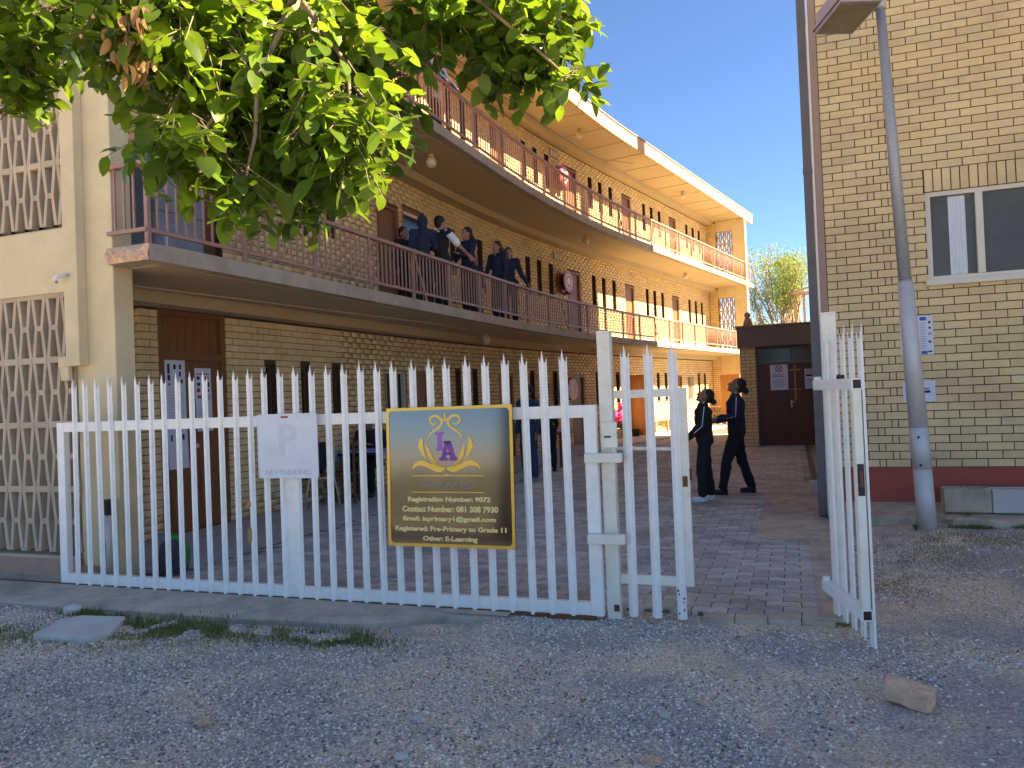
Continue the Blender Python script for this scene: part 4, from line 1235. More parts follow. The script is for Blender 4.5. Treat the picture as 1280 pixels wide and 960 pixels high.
# floodlight head
q = [Vector((0.36, 8.35, 5.03)), Vector((0.73, 8.50, 5.03)), Vector((0.95, 7.86, 5.03)), Vector((0.58, 7.72, 5.03))]
base = Vector((1.18, 8.38, 0.02)); q = [v - base for v in q]
cq = sum(q, Vector()) / 4
mb = MB()
lo = [v for v in q]; hi = [cq + (v - cq) * .9 + Vector((0, 0, .21)) for v in q]
mb.hexa([lo[3], lo[2], lo[1], lo[0], hi[3], hi[2], hi[1], hi[0]]); hd_ = mb.build('lamp_head', 'lamphouse', lamp, bevel=.012)
mb = MB(); lo2 = [cq + (v - cq) * 1.03 + Vector((0, 0, .035)) for v in q]; hi2 = [v + Vector((0, 0, .012)) for v in lo2]; mb.hexa([lo2[3], lo2[2], lo2[1], lo2[0], hi2[3], hi2[2], hi2[1], hi2[0]]); mb.build('lamp_rim', 'frame', hd_)
mb = MB(); g = [cq + (v - cq) * .86 + Vector((0, 0, -.006)) for v in q]; g2 = [v + Vector((0, 0, .008)) for v in g]; mb.hexa([g[3], g[2], g[1], g[0], g2[3], g2[2], g2[1], g2[0]]); mb.build('glass', 'lampglass', hd_)
mb = MB(); mb.tube([LT - UZ * .05, LT + Vector((-.10, -.05, .05)), (q[1] + q[2]) / 2 + Vector((-.04, 0, .10))], .028, 10)
mb.tube([LT - UZ * .09, LT + UZ * .03], .056, 14); mb.build('bracket', 'galv', lamp, True)

# ================================================================ PAPERS
def paper(name, label, origin, ux, uz, wd, ht, blocks, curl=0.0, cat='poster', mat='paper', group=None):
    """flat sheet pinned to a surface: origin lower left corner, ux unit right, uz unit up; blocks: (x0,x1,z0,z1,mat) as fractions"""
    t = thing(name, label, cat, origin, math.atan2(ux[1], ux[0]), group)
    m = MB(); n = 8
    for i in range(n + 1):
        z = ht * i / n; y = -curl * (1 - i / n) ** 2
        m.v += [(0, y, z), (wd, y * .7, z), (wd, y * .7 + .002, z), (0, y + .002, z)]
    for i in range(n):
        a = 4 * i; c = a + 4
        for k in range(4): k2 = (k + 1) % 4; m.f.append((a + k, a + k2, c + k2, c + k)); m.m.append(0)
    m.f += [(3, 2, 1, 0), (4 * n, 4 * n + 1, 4 * n + 2, 4 * n + 3)]; m.m += [0, 0]
    m.build('sheet', mat, t)
    cnt = {}
    for bl in blocks: cnt[bl[4]] = cnt.get(bl[4], 0) + 1
    by = {}
    for bi_, (x0, x1, z0, z1, mm) in enumerate(blocks): by.setdefault(mm if cnt[mm] > 5 else (mm, bi_), MB()).prism([(wd * x0, -curl * (1 - z0) ** 2 - .0012, ht * z0), (wd * x1, -curl * (1 - z0) ** 2 - .0012, ht * z0), (wd * x1, -curl * (1 - z1) ** 2 - .0012, ht * z1), (wd * x0, -curl * (1 - z1) ** 2 - .0012, ht * z1)], (0, .001, 0))
    for mm, b in by.items():
        if isinstance(mm, tuple): b.build('print', mm[0], t)
        else: tag(b.build('print_lines', mm, t), kind='stuff')
    return t
def rows(x0, x1, z0, z1, n, mat, fill=.45, jit=.25):
    out = []; dz = (z1 - z0) / n
    for i in range(n):
        out.append((x0, x1 - (x1 - x0) * random.uniform(0, jit), z0 + dz * i + dz * (1 - fill) / 2, z0 + dz * i + dz * (1 + fill) / 2, mat))
    return out
wx, wz = (1, 0, 0), (0, 0, 1)
paper('notice_sheet', 'large printed notice with blue bands taped on the brick wall behind the lamp post', (1.13, RY - .008, 1.77), wx, wz, .32, .42,
      [(.60, .80, .88, .97, 'inkblue'), (.62, .80, .02, .10, 'inkblue')] + rows(.60, .80, .14, .84, 12, 'inkpale') + [(.86, .93, .80, .86, 'inkdark'), (.86, .93, .66, .71, 'inkdark'), (.84, .95, .50, .57, 'inkpale'), (.84, .93, .30, .36, 'inkred'), (.82, .94, .06, .10, 'inkdark')] + rows(.05, .16, .1, .9, 12, 'inkpale'))
paper('notice_sheet', 'small white notice taped on the brick wall below the blue banded one', (1.13, RY - .008, 1.265), wx, wz, .315, .225,
      [(.64, .82, .60, .66, 'inkred'), (.66, .84, .42, .54, 'inkdark')] + rows(.08, .4, .15, .8, 6, 'inkpale'))
paper('notice_sheet', 'white notice with a round red stamp on the left garage door', (-.50, DY - .004, 1.39), wx, wz, .42, .64,
      rows(.12, .88, .08, .42, 7, 'inkpale') + rows(.12, .88, .50, .62, 2, 'inkblue', .4), 0.006)
for o in [o for o in COL.objects if o.get('label', '').startswith('white notice with a round red')]:
    m = MB()
    for k in range(16):
        a0, a1 = 2 * math.pi * k / 16, 2 * math.pi * (k + 1) / 16
        m.prism([(.21 + .085 * math.cos(a0), -.003, .53 + .085 * math.sin(a0)), (.21 + .085 * math.cos(a1), -.003, .53 + .085 * math.sin(a1)), (.21 + .066 * math.cos(a1), -.003, .53 + .066 * math.sin(a1)), (.21 + .066 * math.cos(a0), -.003, .53 + .066 * math.sin(a0))], (0, .001, 0))
    m.bar((.15, -.0025, .47), (.27, -.0025, .59), .001, .02); m.bar((.15, -.0025, .59), (.27, -.0025, .47), .001, .014); m.build('print', 'inkred', o)
paper('notice_sheet', 'white notice with photographs on the right garage door', (.31, DY - .006, 1.40), wx, wz, .25, .49,
      [(.1, .9, .62, .72, 'inkdark'), (.1, .9, .36, .50, 'inkpale')] + rows(.1, .9, .05, .32, 5, 'inkpale') + rows(.1, .9, .76, .96, 4, 'inkred'))
# two long sheets on the near class room door
hs = hd(2.1); ddx, ddy = -math.sin(hs), -math.cos(hs)
def on_door(s, z): p = pt(s, WALL_O + .035, z); return (p[0], p[1], z)
def door_sheet(label, s_left, wd, z0, ht, blocks, curl):
    t = paper('notice_sheet', label, on_door(s_left, z0), tuple(sdir(s_left)), wz, wd, ht, blocks, curl)
    # the sheet's -y side must face the courtyard
    return t
def dp(px_s0, px_s1): return px_s0, px_s1
door_sheet('long pale notice with black figures on the brown door, left of two', 1.74, .31, .80, 1.30,
           [(.12, .24, .86, .95, 'inkdark'), (.12, .25, .80, .85, 'inkdark'), (.16, .24, .755, .775, 'inkdark'), (.42, .54, .90, .945, 'inkdark'), (.70, .80, .90, .945, 'inkdark'), (.68, .78, .835, .88, 'inkdark'), (.72, .86, .775, .81, 'inkdark'), (.14, .24, .25, .31, 'inkblue'), (.72, .82, .26, .31, 'inkdark')] + rows(.12, .9, .35, .70, 14, 'inkpale', .2), .03)
door_sheet('pale notice with coloured pictures on the brown door, right of two', 2.20, .27, 1.22, .77,
           [(.1, .9, .90, .92, 'inkred'), (.12, .3, .82, .87, 'inkdark'), (.6, .85, .82, .87, 'inkred'), (.12, .32, .72, .77, 'inkdark'), (.6, .88, .70, .78, 'inkdark'), (.1, .3, .62, .68, 'inkred'), (.6, .86, .62, .67, 'inkblue'), (.12, .36, .52, .57, 'inkred'), (.55, .9, .50, .58, 'inkpale'), (.55, .72, .40, .46, 'inkblue'), (.55, .75, .03, .10, 'inkblue'), (.1, .2, .03, .09, 'inkblue')] + rows(.1, .9, .14, .36, 7, 'inkpale', .3), .02)

# ================================================================ LIGHTS, REELS, PLATES ON THE SCHOOL
def globe(s, o_, z, where):
    t = thing('globe_light', 'round cream globe light under ' + where, 'light', pt(s, o_, z), 0, 'globe lights under the balconies')
    m = MB(); m.tube([(0, 0, 0), (0, 0, -.03)], [.06, .06], 14); m.build('base', 'cable', t)
    m = MB(); m.ball((0, 0, -.125), .095, .095, .105, 14, 10); m.build('lamp_globe', 'globe', t, True)
globe(9.55, .95, 2.81, 'the lowest balcony, above the academy sign')
globe(16.5, 1.2, 2.81, 'the lowest balcony, beside the tall gate post')
globe(6.7, .60, 5.69, 'the top balcony, nearest the tree leaves')
globe(14.65, .58, 5.69, 'the top balcony, in the middle of its curve')
globe(23.0, .75, 5.69, 'the top balcony, nearest the far end')
globe(14.7, .67, 8.565, 'the roof, nearest the tree leaves')
globe(22.7, .62, 8.53, 'the roof, nearest the far end')
def reel(s, z, label):
    t = thing('hose_reel', label, 'fire hose', pt(s, WALL_O - .02, z), math.atan2(-ndir(s).x, ndir(s).y), 'fire hose reels')
    # local +y points to the courtyard
    m = MB(); m.box(-.30, -.10, .0, .24, -.30, .32); m.build('cabinet', 'reddark', t)
    m = MB(); m.tube([(.12, .02, 0), (.12, .30, 0)], .05, 12); m.build('axle', 'galv', t)
    for y in (.14, .30):
        m = MB(); m.tube([(.12, y, 0), (.12, y + .018, 0)], .30, 24); m.build('disc', 'redpaint', t)
    m = MB(); m.tube([(.12, .158, 0), (.12, .30, 0)], .22, 20); m.build('hose', 'black', t)
    m = MB(); m.tube([(.12, .318, 0), (.12, .323, 0)], .10, 18); m.build('hub', 'shoewhite', t)
    m = MB()
    for k in range(20):
        a0, a1 = 2 * math.pi * k / 20, 2 * math.pi * (k + 1) / 20
        m.prism([(.12 + .22 * math.cos(a), .3185, .22 * math.sin(a)) for a in (a0, a1)] + [(.12 + .16 * math.cos(a), .3185, .16 * math.sin(a)) for a in (a1, a0)], (0, .003, 0))
    m.build('pale_ring', 'fadedpink', t)
reel(15.05, 1.62, 'red fire hose reel beside a ground floor door, behind the gate pales')
reel(15.05, 4.58, 'red fire hose reel beside a door on the middle balcony')
reel(15.05, 7.50, 'red fire hose reel beside a door on the top balcony, in sunlight')
for s, z, lab in ((14.95, 5.30, 'small pale number plate above the hose reel on the middle balcony'), (14.95, 8.16, 'small pale number plate above the hose reel on the top balcony')):
    t = thing('number_plate', lab, 'plate', pt(s, WALL_O - .022, z), math.atan2(-ndir(s).x, ndir(s).y))
    m = MB(); m.box(-.26, .26, 0, .012, -.12, .12); m.build('plate', 'pinktrim', t)
    m = MB()
    for x in (-.14, 0, .14): m.box(x - .035, x + .035, .012, .016, -.07, .07)
    m.build('mark', 'fadedpink', t)

# ================================================================ PEOPLE
def person(label, loc, face, skin='skin', h=1.62, top='navy', legs='blackcloth', shoe='black', pose=None, hair='bun', hood=False, sleeves='long', vox=.013, collar=None, piping=False, sit=False, socks=False, group=None, head=(0, 0), cap=False, lean=0.0, neckscarf=False):
    """face: heading in degrees (0 = looking along +Y, clockwise). Local frame: forward +Y, right +X."""
    P = dict(pelvis=(0, 0, .90), waist=(0, .0, 1.04), chest=(0, .0, 1.24), neck=(0, .0, 1.385), head=(0, .015, 1.515),
             shR=(.165, 0, 1.335), shL=(-.165, 0, 1.335), elR=(.215, -.02, 1.07), elL=(-.215, -.02, 1.07), wrR=(.225, .06, .84), wrL=(-.225, .06, .84),
             hipR=(.085, 0, .87), hipL=(-.085, 0, .87), knR=(.095, .015, .475), knL=(-.095, .015, .475), anR=(.10, -.02, .08), anL=(-.10, -.02, .08))
    if pose: P.update(pose)
    k = h / 1.65
    P = {n: Vector(v) * k for n, v in P.items()}
    rz = -R(face)
    body = MB()
    c = lambda a, b, ra, rb: body.capsule(P[a], P[b], ra * k, rb * k)
    hp, hy = R(head[0]), R(head[1])
    Rh = Matrix.Rotation(-hy, 3, 'Z') @ Matrix.Rotation(hp, 3, 'X')
    H = P['head']
    hv = lambda x, y, z: H + Rh @ (Vector((x, y, z)) * k)
    body.capsule(P['neck'] - Vector((0, 0, .03)) * k, H - Vector((0, .01, .02)) * k, .052 * k, .05 * k)
    body.ball(hv(0, -.012, .022), .073 * k, .092 * k, .098 * k, 14, 10, 0, Rh)
    body.ball(hv(0, .02, -.045), .055 * k, .068 * k, .066 * k, 12, 8, 0, Rh)            # jaw
    body.capsule(hv(0, .085, .005), hv(0, .102, -.026), .011 * k, .016 * k, 8)           # nose
    body.ball(hv(0, .080, -.066), .022 * k, .013 * k, .010 * k, 8, 6, 0, Rh)             # lips
    body.ball(hv(0, .070, -.100), .022 * k, .018 * k, .016 * k, 8, 6, 0, Rh)             # chin
    for sg in (-1, 1): body.ball(hv(sg * .074, -.01, -.012), .012 * k, .022 * k, .030 * k, 8, 6, 0, Rh)
    c('pelvis', 'waist', .115, .105); c('waist', 'chest', .105, .118); c('chest', 'neck', .11, .06)
    body.capsule(P['shR'], P['shL'], .062 * k, .062 * k)
    for s_ in 'RL':
        c('sh' + s_, 'el' + s_, .050, .039); c('el' + s_, 'wr' + s_, .039, .027)
        c('hip' + s_, 'kn' + s_, .082, .056); c('kn' + s_, 'an' + s_, .055, .038)
        d = (P['wr' + s_] - P['el' + s_]).normalized()
        w0 = P['wr' + s_]; palm = w0 + d * .075 * k
        side = d.cross(Vector((0, 1, 0)));
        if side.length < .2: side = d.cross(Vector((0, 0, 1)))
        side.normalize(); nrm = side.cross(d).normalized()
        body.obox((w0 + palm) / 2 + d * .012 * k, side * .014 * k, d * .046 * k, nrm * .038 * k)
        for i, (off, L_) in enumerate(((-.030, .060), (-.010, .072), (.010, .068), (.028, .052))):
            b0 = palm + nrm * off * k; b1 = b0 + (d * .55 * L_ + side * .004) * k; b2 = b1 + (d * .42 * L_ + side * .018) * k
            body.capsule(b0, b1, .0095 * k, .009 * k, 6); body.capsule(b1, b2, .009 * k, .0075 * k, 6)
        t0 = w0 + d * .03 * k - nrm * .03 * k; t1 = t0 + (d * .035 - nrm * .022) * k; body.capsule(t0, t1, .012 * k, .010 * k, 6); body.capsule(t1, t1 + (d * .028 + side * .008) * k, .010 * k, .008 * k, 6)
    o = remesh('person', body, skin, vox * .8 if vox < .013 else vox * .72, None, 2)
    o.location = loc; o.rotation_euler = (0, 0, rz)
    tag(o, label, 'person', group)
    # trousers
    t = MB()
    for s_ in 'RL':
        t.capsule(P['hip' + s_], P['kn' + s_], .100 * k, .077 * k); t.capsule(P['kn' + s_], P['an' + s_] + Vector((0, 0, .035)) * k, .077 * k, .066 * k)
    t.capsule(P['hipR'], P['hipL'], .108 * k, .108 * k); t.capsule(P['pelvis'], P['waist'], .128 * k, .112 * k)
    t.ball((P['hipR'] + P['hipL']) / 2 + Vector((0, -.05, .0)) * k, .13 * k, .085 * k, .10 * k)
    remesh('trousers', t, legs, vox, o, 3, .028)
    # top
    t = MB()
    t.capsule(P['pelvis'] + Vector((0, 0, .04)) * k, P['waist'], .135 * k, .122 * k); t.capsule(P['waist'], P['chest'], .124 * k, .135 * k)
    t.capsule(P['chest'], P['neck'] - Vector((0, 0, .03)) * k, .128 * k, .072 * k); t.capsule(P['shR'], P['shL'], .076 * k, .076 * k)
    up_ = Vector((0, 0, 1))
    t.ball((P['chest'] + P['waist']) / 2 + Vector((0, .035, .03)) * k, .125 * k, .10 * k, .15 * k)
    arms = []
    for s_ in 'RL':
        if sleeves == 'long':
            t.capsule(P['sh' + s_], P['el' + s_], .072 * k, .058 * k); t.capsule(P['el' + s_], P['wr' + s_], .058 * k, .043 * k)
        else:
            arm = MB(); arm.capsule(P['sh' + s_], P['sh' + s_].lerp(P['el' + s_], .75), .074 * k, .068 * k); arms.append(arm)
    tp = remesh('jacket' if sleeves == 'long' else 'vest', t, top, vox, o, 3, .026)
    for arm in arms: remesh('sleeve', arm, 'whitecloth', vox, o, 2)
    if collar:
        m = MB()
        for q in range(10):
            a = 2 * math.pi * q / 10
            m.capsule(P['neck'] + Vector((.062 * math.cos(a), .058 * math.sin(a), -.018 - .02 * max(0, math.sin(a)))) * k, P['neck'] + Vector((.062 * math.cos(a + .63), .058 * math.sin(a + .63), -.018 - .02 * max(0, math.sin(a + .63)))) * k, .017 * k, .017 * k, 6)
        m.build('collar', collar, o, True)
    if piping:
        for s_ in 'RL':
            m = MB(); a, b, w3 = P['sh' + s_], P['el' + s_], P['wr' + s_]
            sg = 1 if s_ == 'R' else -1
            ov = Vector((sg * .072, 0, 0)) * k
            m.tube([P['neck'] + Vector((sg * .06, .0, -.01)) * k, a + Vector((sg * .03, 0, .076)) * k, a + ov * 1.02, a.lerp(b, .5) + ov * .93, b + ov * .82, b.lerp(w3, .6) + ov * .66], .0055, 5); m.build('piping', 'whitecloth', tp)
    # shoes
    for s_ in 'RL':
        m = MB(); a = P['an' + s_]
        kd = (P['kn' + s_] - a)
        gz = min(a.z, .08 * k)
        base = Vector((a.x, a.y, a.z - gz))
        m.ball(base + Vector((0, .075, .036)) * k, .043 * k, .085 * k, .036 * k, 12, 8); m.ball(base + Vector((0, -.005, .045)) * k, .041 * k, .062 * k, .046 * k, 12, 8); m.capsule(base + Vector((0, 0, .05)) * k, base + Vector((0, -.005, .085)) * k, .044 * k, .042 * k)
        m.box(base.x - .040 * k, base.x + .040 * k, base.y - .06 * k, base.y + .15 * k, base.z + .001, base.z + .020 * k)
        m.build('shoe', shoe, o, True)
        if socks:
            m = MB(); m.capsule(a + Vector((0, 0, .01)) * k, a + Vector((0, 0, .045)) * k, .047 * k, .047 * k); m.build('sock', 'whitecloth', o, True)
    # hair
    m = MB()
    if cap:
        m.ball(hv(0, -.012, .045), .086 * k, .105 * k, .088 * k, 14, 10, 0, Rh); m.obox(hv(0, .11, .045), Rh @ Vector((.065 * k, 0, 0)), Rh @ Vector((0, .05 * k, 0)), Rh @ Vector((0, 0, .006 * k)))
    elif hood:
        m.ball(hv(0, -.025, .015), .098 * k, .11 * k, .122 * k, 14, 10, 0, Rh); m.capsule(hv(0, -.06, -.06), P['neck'] + Vector((0, -.06, -.07)) * k, .075 * k, .085 * k)
    else:
        e_ = 1.0 if vox < .013 else 1.10; m.ball(hv(0, -.034, .046), .081 * k * e_, .090 * k * e_, .086 * k * e_, 14, 10, 0, Rh); m.ball(hv(0, -.066, .0), .070 * k * e_, .056 * k * e_, .080 * k * e_, 12, 8, 0, Rh)
        if hair == 'bun': m.ball(hv(0, -.150, -.010), .044 * k, .046 * k, .044 * k, 10, 8, 0, Rh); m.capsule(hv(0, -.105, .01), hv(0, -.14, -.008), .030 * k, .030 * k)
        if hair == 'pony': m.capsule(hv(0, -.11, .03), hv(0, -.165, -.06), .030 * k, .032 * k); m.capsule(hv(0, -.165, -.06), hv(0, -.155, -.19), .032 * k, .018 * k)
        if hair == 'puff': m.ball(hv(0, -.140, -.02), .060 * k, .062 * k, .066 * k, 10, 8, 0, Rh)
        if hair == 'long': m.capsule(hv(0, -.07, .02), hv(0, -.075, -.24), .078 * k, .06 * k); m.capsule(hv(.05, -.03, .0), hv(.06, -.03, -.2), .04 * k, .03 * k); m.capsule(hv(-.05, -.03, .0), hv(-.06, -.03, -.2), .04 * k, .03 * k)
    remesh('hood' if hood else ('cap' if cap else 'hair'), m, top if (hood) else ('blackcloth' if cap else 'hair'), vox * .85, o, 2)
    if vox < .013:
        for sg in (-1, 1):
            m = MB(); m.ball(hv(sg * .031, .074, .012), .013 * k, .010 * k, .008 * k, 8, 6, 0, Rh); m.build('eye', 'shoewhite', o, True)
            m = MB(); m.ball(hv(sg * .031, .0825, .012), .007 * k, .004 * k, .007 * k, 8, 6, 0, Rh); m.build('pupil', 'black', o, True)
    return o
def heading_of(v): return math.degrees(math.atan2(v[0], v[1]))

# the two girls in the drive, looking up at the balconies to the left
person('person in black tracksuit and white shoes looking up beside the palisade panel', (-1.13, 10.53, .002), -100, h=1.54, top='blackcloth', legs='blackcloth', shoe='shoewhite', vox=.011,
       pose=dict(head=(0, -.03, 1.495), neck=(0, -.01, 1.385), elR=(.21, .02, 1.08), wrR=(.16, .20, .92), elL=(-.22, .04, 1.08), wrL=(-.19, .22, .92), anR=(.09, -.07, .08), anL=(-.09, .06, .08), knR=(.09, -.02, .475), knL=(-.09, .06, .475)), hair='bun', head=(32, 0), piping=True, collar='whitecloth')
person('person in navy jacket with white piping looking up near the garage', (-.76, 11.3, .002), -97, h=1.66, top='navy', legs='blackcloth', shoe='black', vox=.011,
       pose=dict(head=(0, -.02, 1.51), elR=(.22, -.03, 1.08), wrR=(.12, .22, 1.06), elL=(-.21, .02, 1.09), wrL=(-.08, .25, 1.03), anR=(.10, -.17, .08), anL=(-.12, .22, .08), knR=(.10, -.05, .48), knL=(-.10, .15, .48), hipR=(.085, 0, .86), hipL=(-.085, .02, .86)), hair='bun', head=(28, 0), piping=True, collar='whitecloth', socks=True)
# people on the middle balcony
def on_bal(s, o_, z=2.965): return pt(s, o_, z)
ax = heading_of(sdir(8))
person('person in black jersey with white collar standing against the middle balcony wall', on_bal(6.45, 1.05), ax + 110, h=1.50, top='blackcloth', hair='short', collar='whitecloth', vox=.018)
person('person in a dark hooded jacket seen from behind on the middle balcony', on_bal(6.25, .58), ax - 40, h=1.60, top='navy', hood=True, vox=.018, pose=dict(elR=(.23, .08, 1.1), wrR=(.16, .26, 1.12)))
person('person in black vest and white short sleeves resting an arm on the balcony rail', on_bal(6.72, .47), ax + 18, 'skinlight', h=1.67, top='blackcloth', sleeves='white', hair='short', collar='whitecloth', vox=.018,
       pose=dict(elR=(.27, .16, 1.10), wrR=(.24, .42, .98), elL=(-.2, .05, 1.08), wrL=(-.16, .22, .98)), head=(0, 15))
person('person in navy jersey with a pony tail facing left on the middle balcony', on_bal(7.85, .50), ax + 205, 'skinlight', h=1.70, top='navy', hair='pony', vox=.018, pose=dict(elL=(-.2, .1, 1.08), wrL=(-.1, .25, 1.12), elR=(.2, .1, 1.08), wrR=(.1, .26, 1.02)))
person('short person with only the face above the rail on the middle balcony', on_bal(8.72, .75), ax + 120, 'skinlight', h=1.34, top='navy', hair='short', vox=.018)
person('person in navy jersey with pale collar facing left at the balcony rail', on_bal(9.15, .45), ax + 200, 'skinlight', h=1.66, top='navy', hair='puff', collar='whitecloth', vox=.018, pose=dict(elR=(.2, .08, 1.07), wrR=(.13, .25, .98)))
person('person with long dark hair leaning back against the balcony rail', on_bal(9.62, .40), ax + 150, 'skinlight', h=1.62, top='navy', hair='long', vox=.018, pose=dict(head=(0, .0, 1.50), elL=(-.27, -.03, 1.04), wrL=(-.36, .12, .84)))
person('person in dark clothing half hidden behind the corner pillar on the middle balcony', on_bal(.55, 1.0), ax + 30, h=1.52, top='navy', hair='short', vox=.02)
person('person in a dark jacket with both hands on the top balcony rail', pt(6.55, .42, 5.865), heading_of(ndir(6.5)), h=1.72, top='navy', hair='short', vox=.02,
       pose=dict(elR=(.24, .12, 1.07), wrR=(.20, .30, .86), elL=(-.24, .12, 1.07), wrL=(-.20, .30, .86)))
# guard at the table, people deeper in the yard
SEAT = dict(hipR=(.09, 0, .50), hipL=(-.09, 0, .50), knR=(.11, .40, .50), knL=(-.11, .40, .50), anR=(.12, .38, .08), anL=(-.12, .38, .08), pelvis=(0, -.02, .53), waist=(0, -.01, .66), chest=(0, .04, .87), neck=(0, .09, 1.02), head=(0, .14, 1.145), shR=(.18, .06, .96), shL=(-.18, .06, .96), elR=(.25, .15, .76), elL=(-.25, .15, .76), wrR=(.14, .36, .80), wrL=(-.14, .36, .80))
person('person in black clothes and cap seated at the table behind the gate', (-6.32, 10.75, .03), 172, h=1.66, top='blackcloth', legs='blackcloth', cap=True, vox=.018, pose=SEAT, head=(-12, 0))
person('person in dark blue trousers and grey shoes standing behind the gate pales', (-4.35, 12.7, .002), 200, h=1.68, top='bluecloth', legs='bluecloth', shoe='cabinet', hair='short', vox=.02)
person('person in dark clothes bending over the small table beside the hose reel', (-4.52, 14.4, .002), -20, h=1.50, top='blackcloth', legs='blackcloth', hair='short', vox=.02, pose=dict(chest=(0, .20, 1.14), neck=(0, .30, 1.24), head=(0, .36, 1.33), shR=(.165, .25, 1.2), shL=(-.165, .25, 1.2), elR=(.2, .32, .98), elL=(-.2, .32, .98), wrR=(.15, .5, .82), wrL=(-.15, .5, .82), waist=(0, .06, 1.02)))
person('person in black standing in the sunlight beside the open orange door', (-4.72, 25.4, .002), -100, h=1.72, top='blackcloth', legs='blackcloth', hair='short', vox=.026, pose=dict(knR=(.09, -.06, .475), anR=(.1, -.16, .08)))
person('person in a pink hood and dark clothes seated near the sunlit classroom wall', (-5.12, 23.7, .002), 130, h=1.50, top='pink', legs='blackcloth', hood=True, vox=.026, pose=SEAT)

# ================================================================ FURNITURE AND PROPS IN THE YARD
t = thing('table', 'dark table with a lavender cloth where the guard sits', 'table', (-6.05, 10.2, .03), R(-75))
m = MB(); m.box(-.55, .55, -.32, .32, .70, .735); m.build('table_top', 'blackcloth', t)
for x in (-.5, .5):
    for y in (-.28, .28): m = MB(); m.box(x - .022, x + .022, y - .022, y + .022, 0, .70); m.build('leg', 'frame', t)
m = MB(); m.box(-.5, .5, -.30, -.285, .25, .70); m.build('apron_board', 'blackcloth', t)
cl = MB(); n = 8
for i in range(n + 1):
    x = -.57 + 1.14 * i / n; cl.v += [(x, -.34, .66 + .02 * math.sin(i * 2.2)), (x, -.335, .742), (x, .335, .742), (x, .34, .68)]
for i in range(n):
    a = 4 * i
    for q in range(3): cl.f.append((a + q, a + 4 + q, a + 5 + q, a + 1 + q)); cl.m.append(0)
o = cl.build('tablecloth', 'lavender'); o.location = (-6.05, 10.2, .03); o.rotation_euler = (0, 0, R(-75)); tag(o, 'lavender cloth draped over the dark table behind the gate', 'tablecloth')
sm2 = o.modifiers.new('thick', 'SOLIDIFY'); sm2.thickness = .004
t = thing('small_table', 'small dark table with lavender sheets by the hose reel', 'table', (-4.75, 15.35, .002), R(-10))
m = MB(); m.box(-.35, .35, -.25, .25, .68, .71); m.build('table_top', 'frame', t)
for x in (-.3, .3):
    for y in (-.2, .2): m = MB(); m.box(x - .02, x + .02, y - .02, y + .02, 0, .68); m.build('leg', 'frame', t)
m = MB(); m.box(-.2, .05, -.15, .15, .711, .735); m.box(.08, .3, -.1, .18, .711, .72); o = m.build('paper_stack', 'lavender'); o.location = (-4.75, 15.35, .002); tag(o, 'lavender papers stacked on the small dark table', 'papers')
# chair with maroon seat, and the bag on it
t = thing('chair', 'chair with maroon seat and pale metal legs behind the no parking board', 'chair', (-6.42, 9.25, .04), R(150))
m = MB(); m.box(-.23, .23, -.23, .23, .42, .475); m.build('seat', 'chairred', t, bevel=.02)
m = MB(); m.box(-.22, .22, -.245, -.215, .60, .90); m.build('backrest', 'chairred', t, bevel=.01)
for x in (-.22, .22):
    m = MB(); m.tube([(x, .24, 0), (x, .16, .42), (x, -.22, .42)], .012, 8); m.build('leg', 'galv', t, True)
    m = MB(); m.tube([(x, -.30, 0), (x, -.22, .42), (x, -.23, .92)], .012, 8); m.build('leg', 'galv', t, True)
m = MB(); m.ball((0, 0, .22), .15, .11, .24, 14, 10); m.ball((0, .07, .14), .11, .07, .13, 12, 8); 
o = remesh('backpack', m, 'blackcloth', .016, None, 2); o.location = (-6.30, 9.20, .51); o.rotation_euler = (0, 0, R(60)); tag(o, 'dark backpack standing on the maroon chair', 'backpack')
m = MB(); m.tube([(0, 0, .44), (-.03, 0, .49), (0, 0, .51), (.03, 0, .49), (0, 0, .44)], .008, 6); m.build('handle', 'black', o)
# second dark chair
t = thing('wooden_chair', 'dark wooden chair beside the guard table', 'chair', (-6.2, 9.72, .04), R(110))
m = MB(); m.box(-.2, .2, -.2, .2, .42, .45); m.build('seat', 'frame', t)
for x in (-.18, .18):
    m = MB(); m.box(x - .018, x + .018, .165, .2, 0, .42); m.build('leg', 'frame', t)
    m = MB(); m.box(x - .018, x + .018, -.2, -.165, 0, .90); m.build('leg', 'frame', t)
for z in (.6, .72, .84): m = MB(); m.box(-.16, .16, -.19, -.175, z, z + .05); m.build('slat', 'frame', t)
# bench and table in the sun
t = thing('bench', 'weathered wooden bench in the sunlit part of the yard', 'bench', (-4.35, 27.6, .002), R(66))
for y in (-.15, 0, .15): m = MB(); m.box(-.9, .9, y - .065, y + .065, .42, .46); m.build('slat', 'wood', t)
for x in (-.75, 0, .75): m = MB(); m.box(x - .04, x + .04, -.2, .2, .38, .42); m.box(x - .035, x + .035, -.2, -.13, 0, .38); m.box(x - .035, x + .035, .13, .2, 0, .38); m.build('leg_frame', 'wood', t)
t = thing('picnic_table', 'pale picnic table behind the two standing girls', 'table', (-2.75, 33.0, .002), R(10))
for i in range(4): m = MB(); m.box(-.8, .8, -.35 + .18 * i, -.19 + .18 * i, .70, .74); m.build('plank', 'wood', t)
for x in (-.6, .6): m = MB(); m.bar((x, -.5, 0), (x, .2, .70), .06, .06); m.bar((x, .5, 0), (x, -.2, .70), .06, .06); m.box(x - .03, x + .03, -.7, .7, .40, .44); m.build('leg_frame', 'wood', t)
for y in (-.62, .62): m = MB(); m.box(-.8, .8, y - .12, y + .12, .44, .48); m.build('seat', 'wood', t)
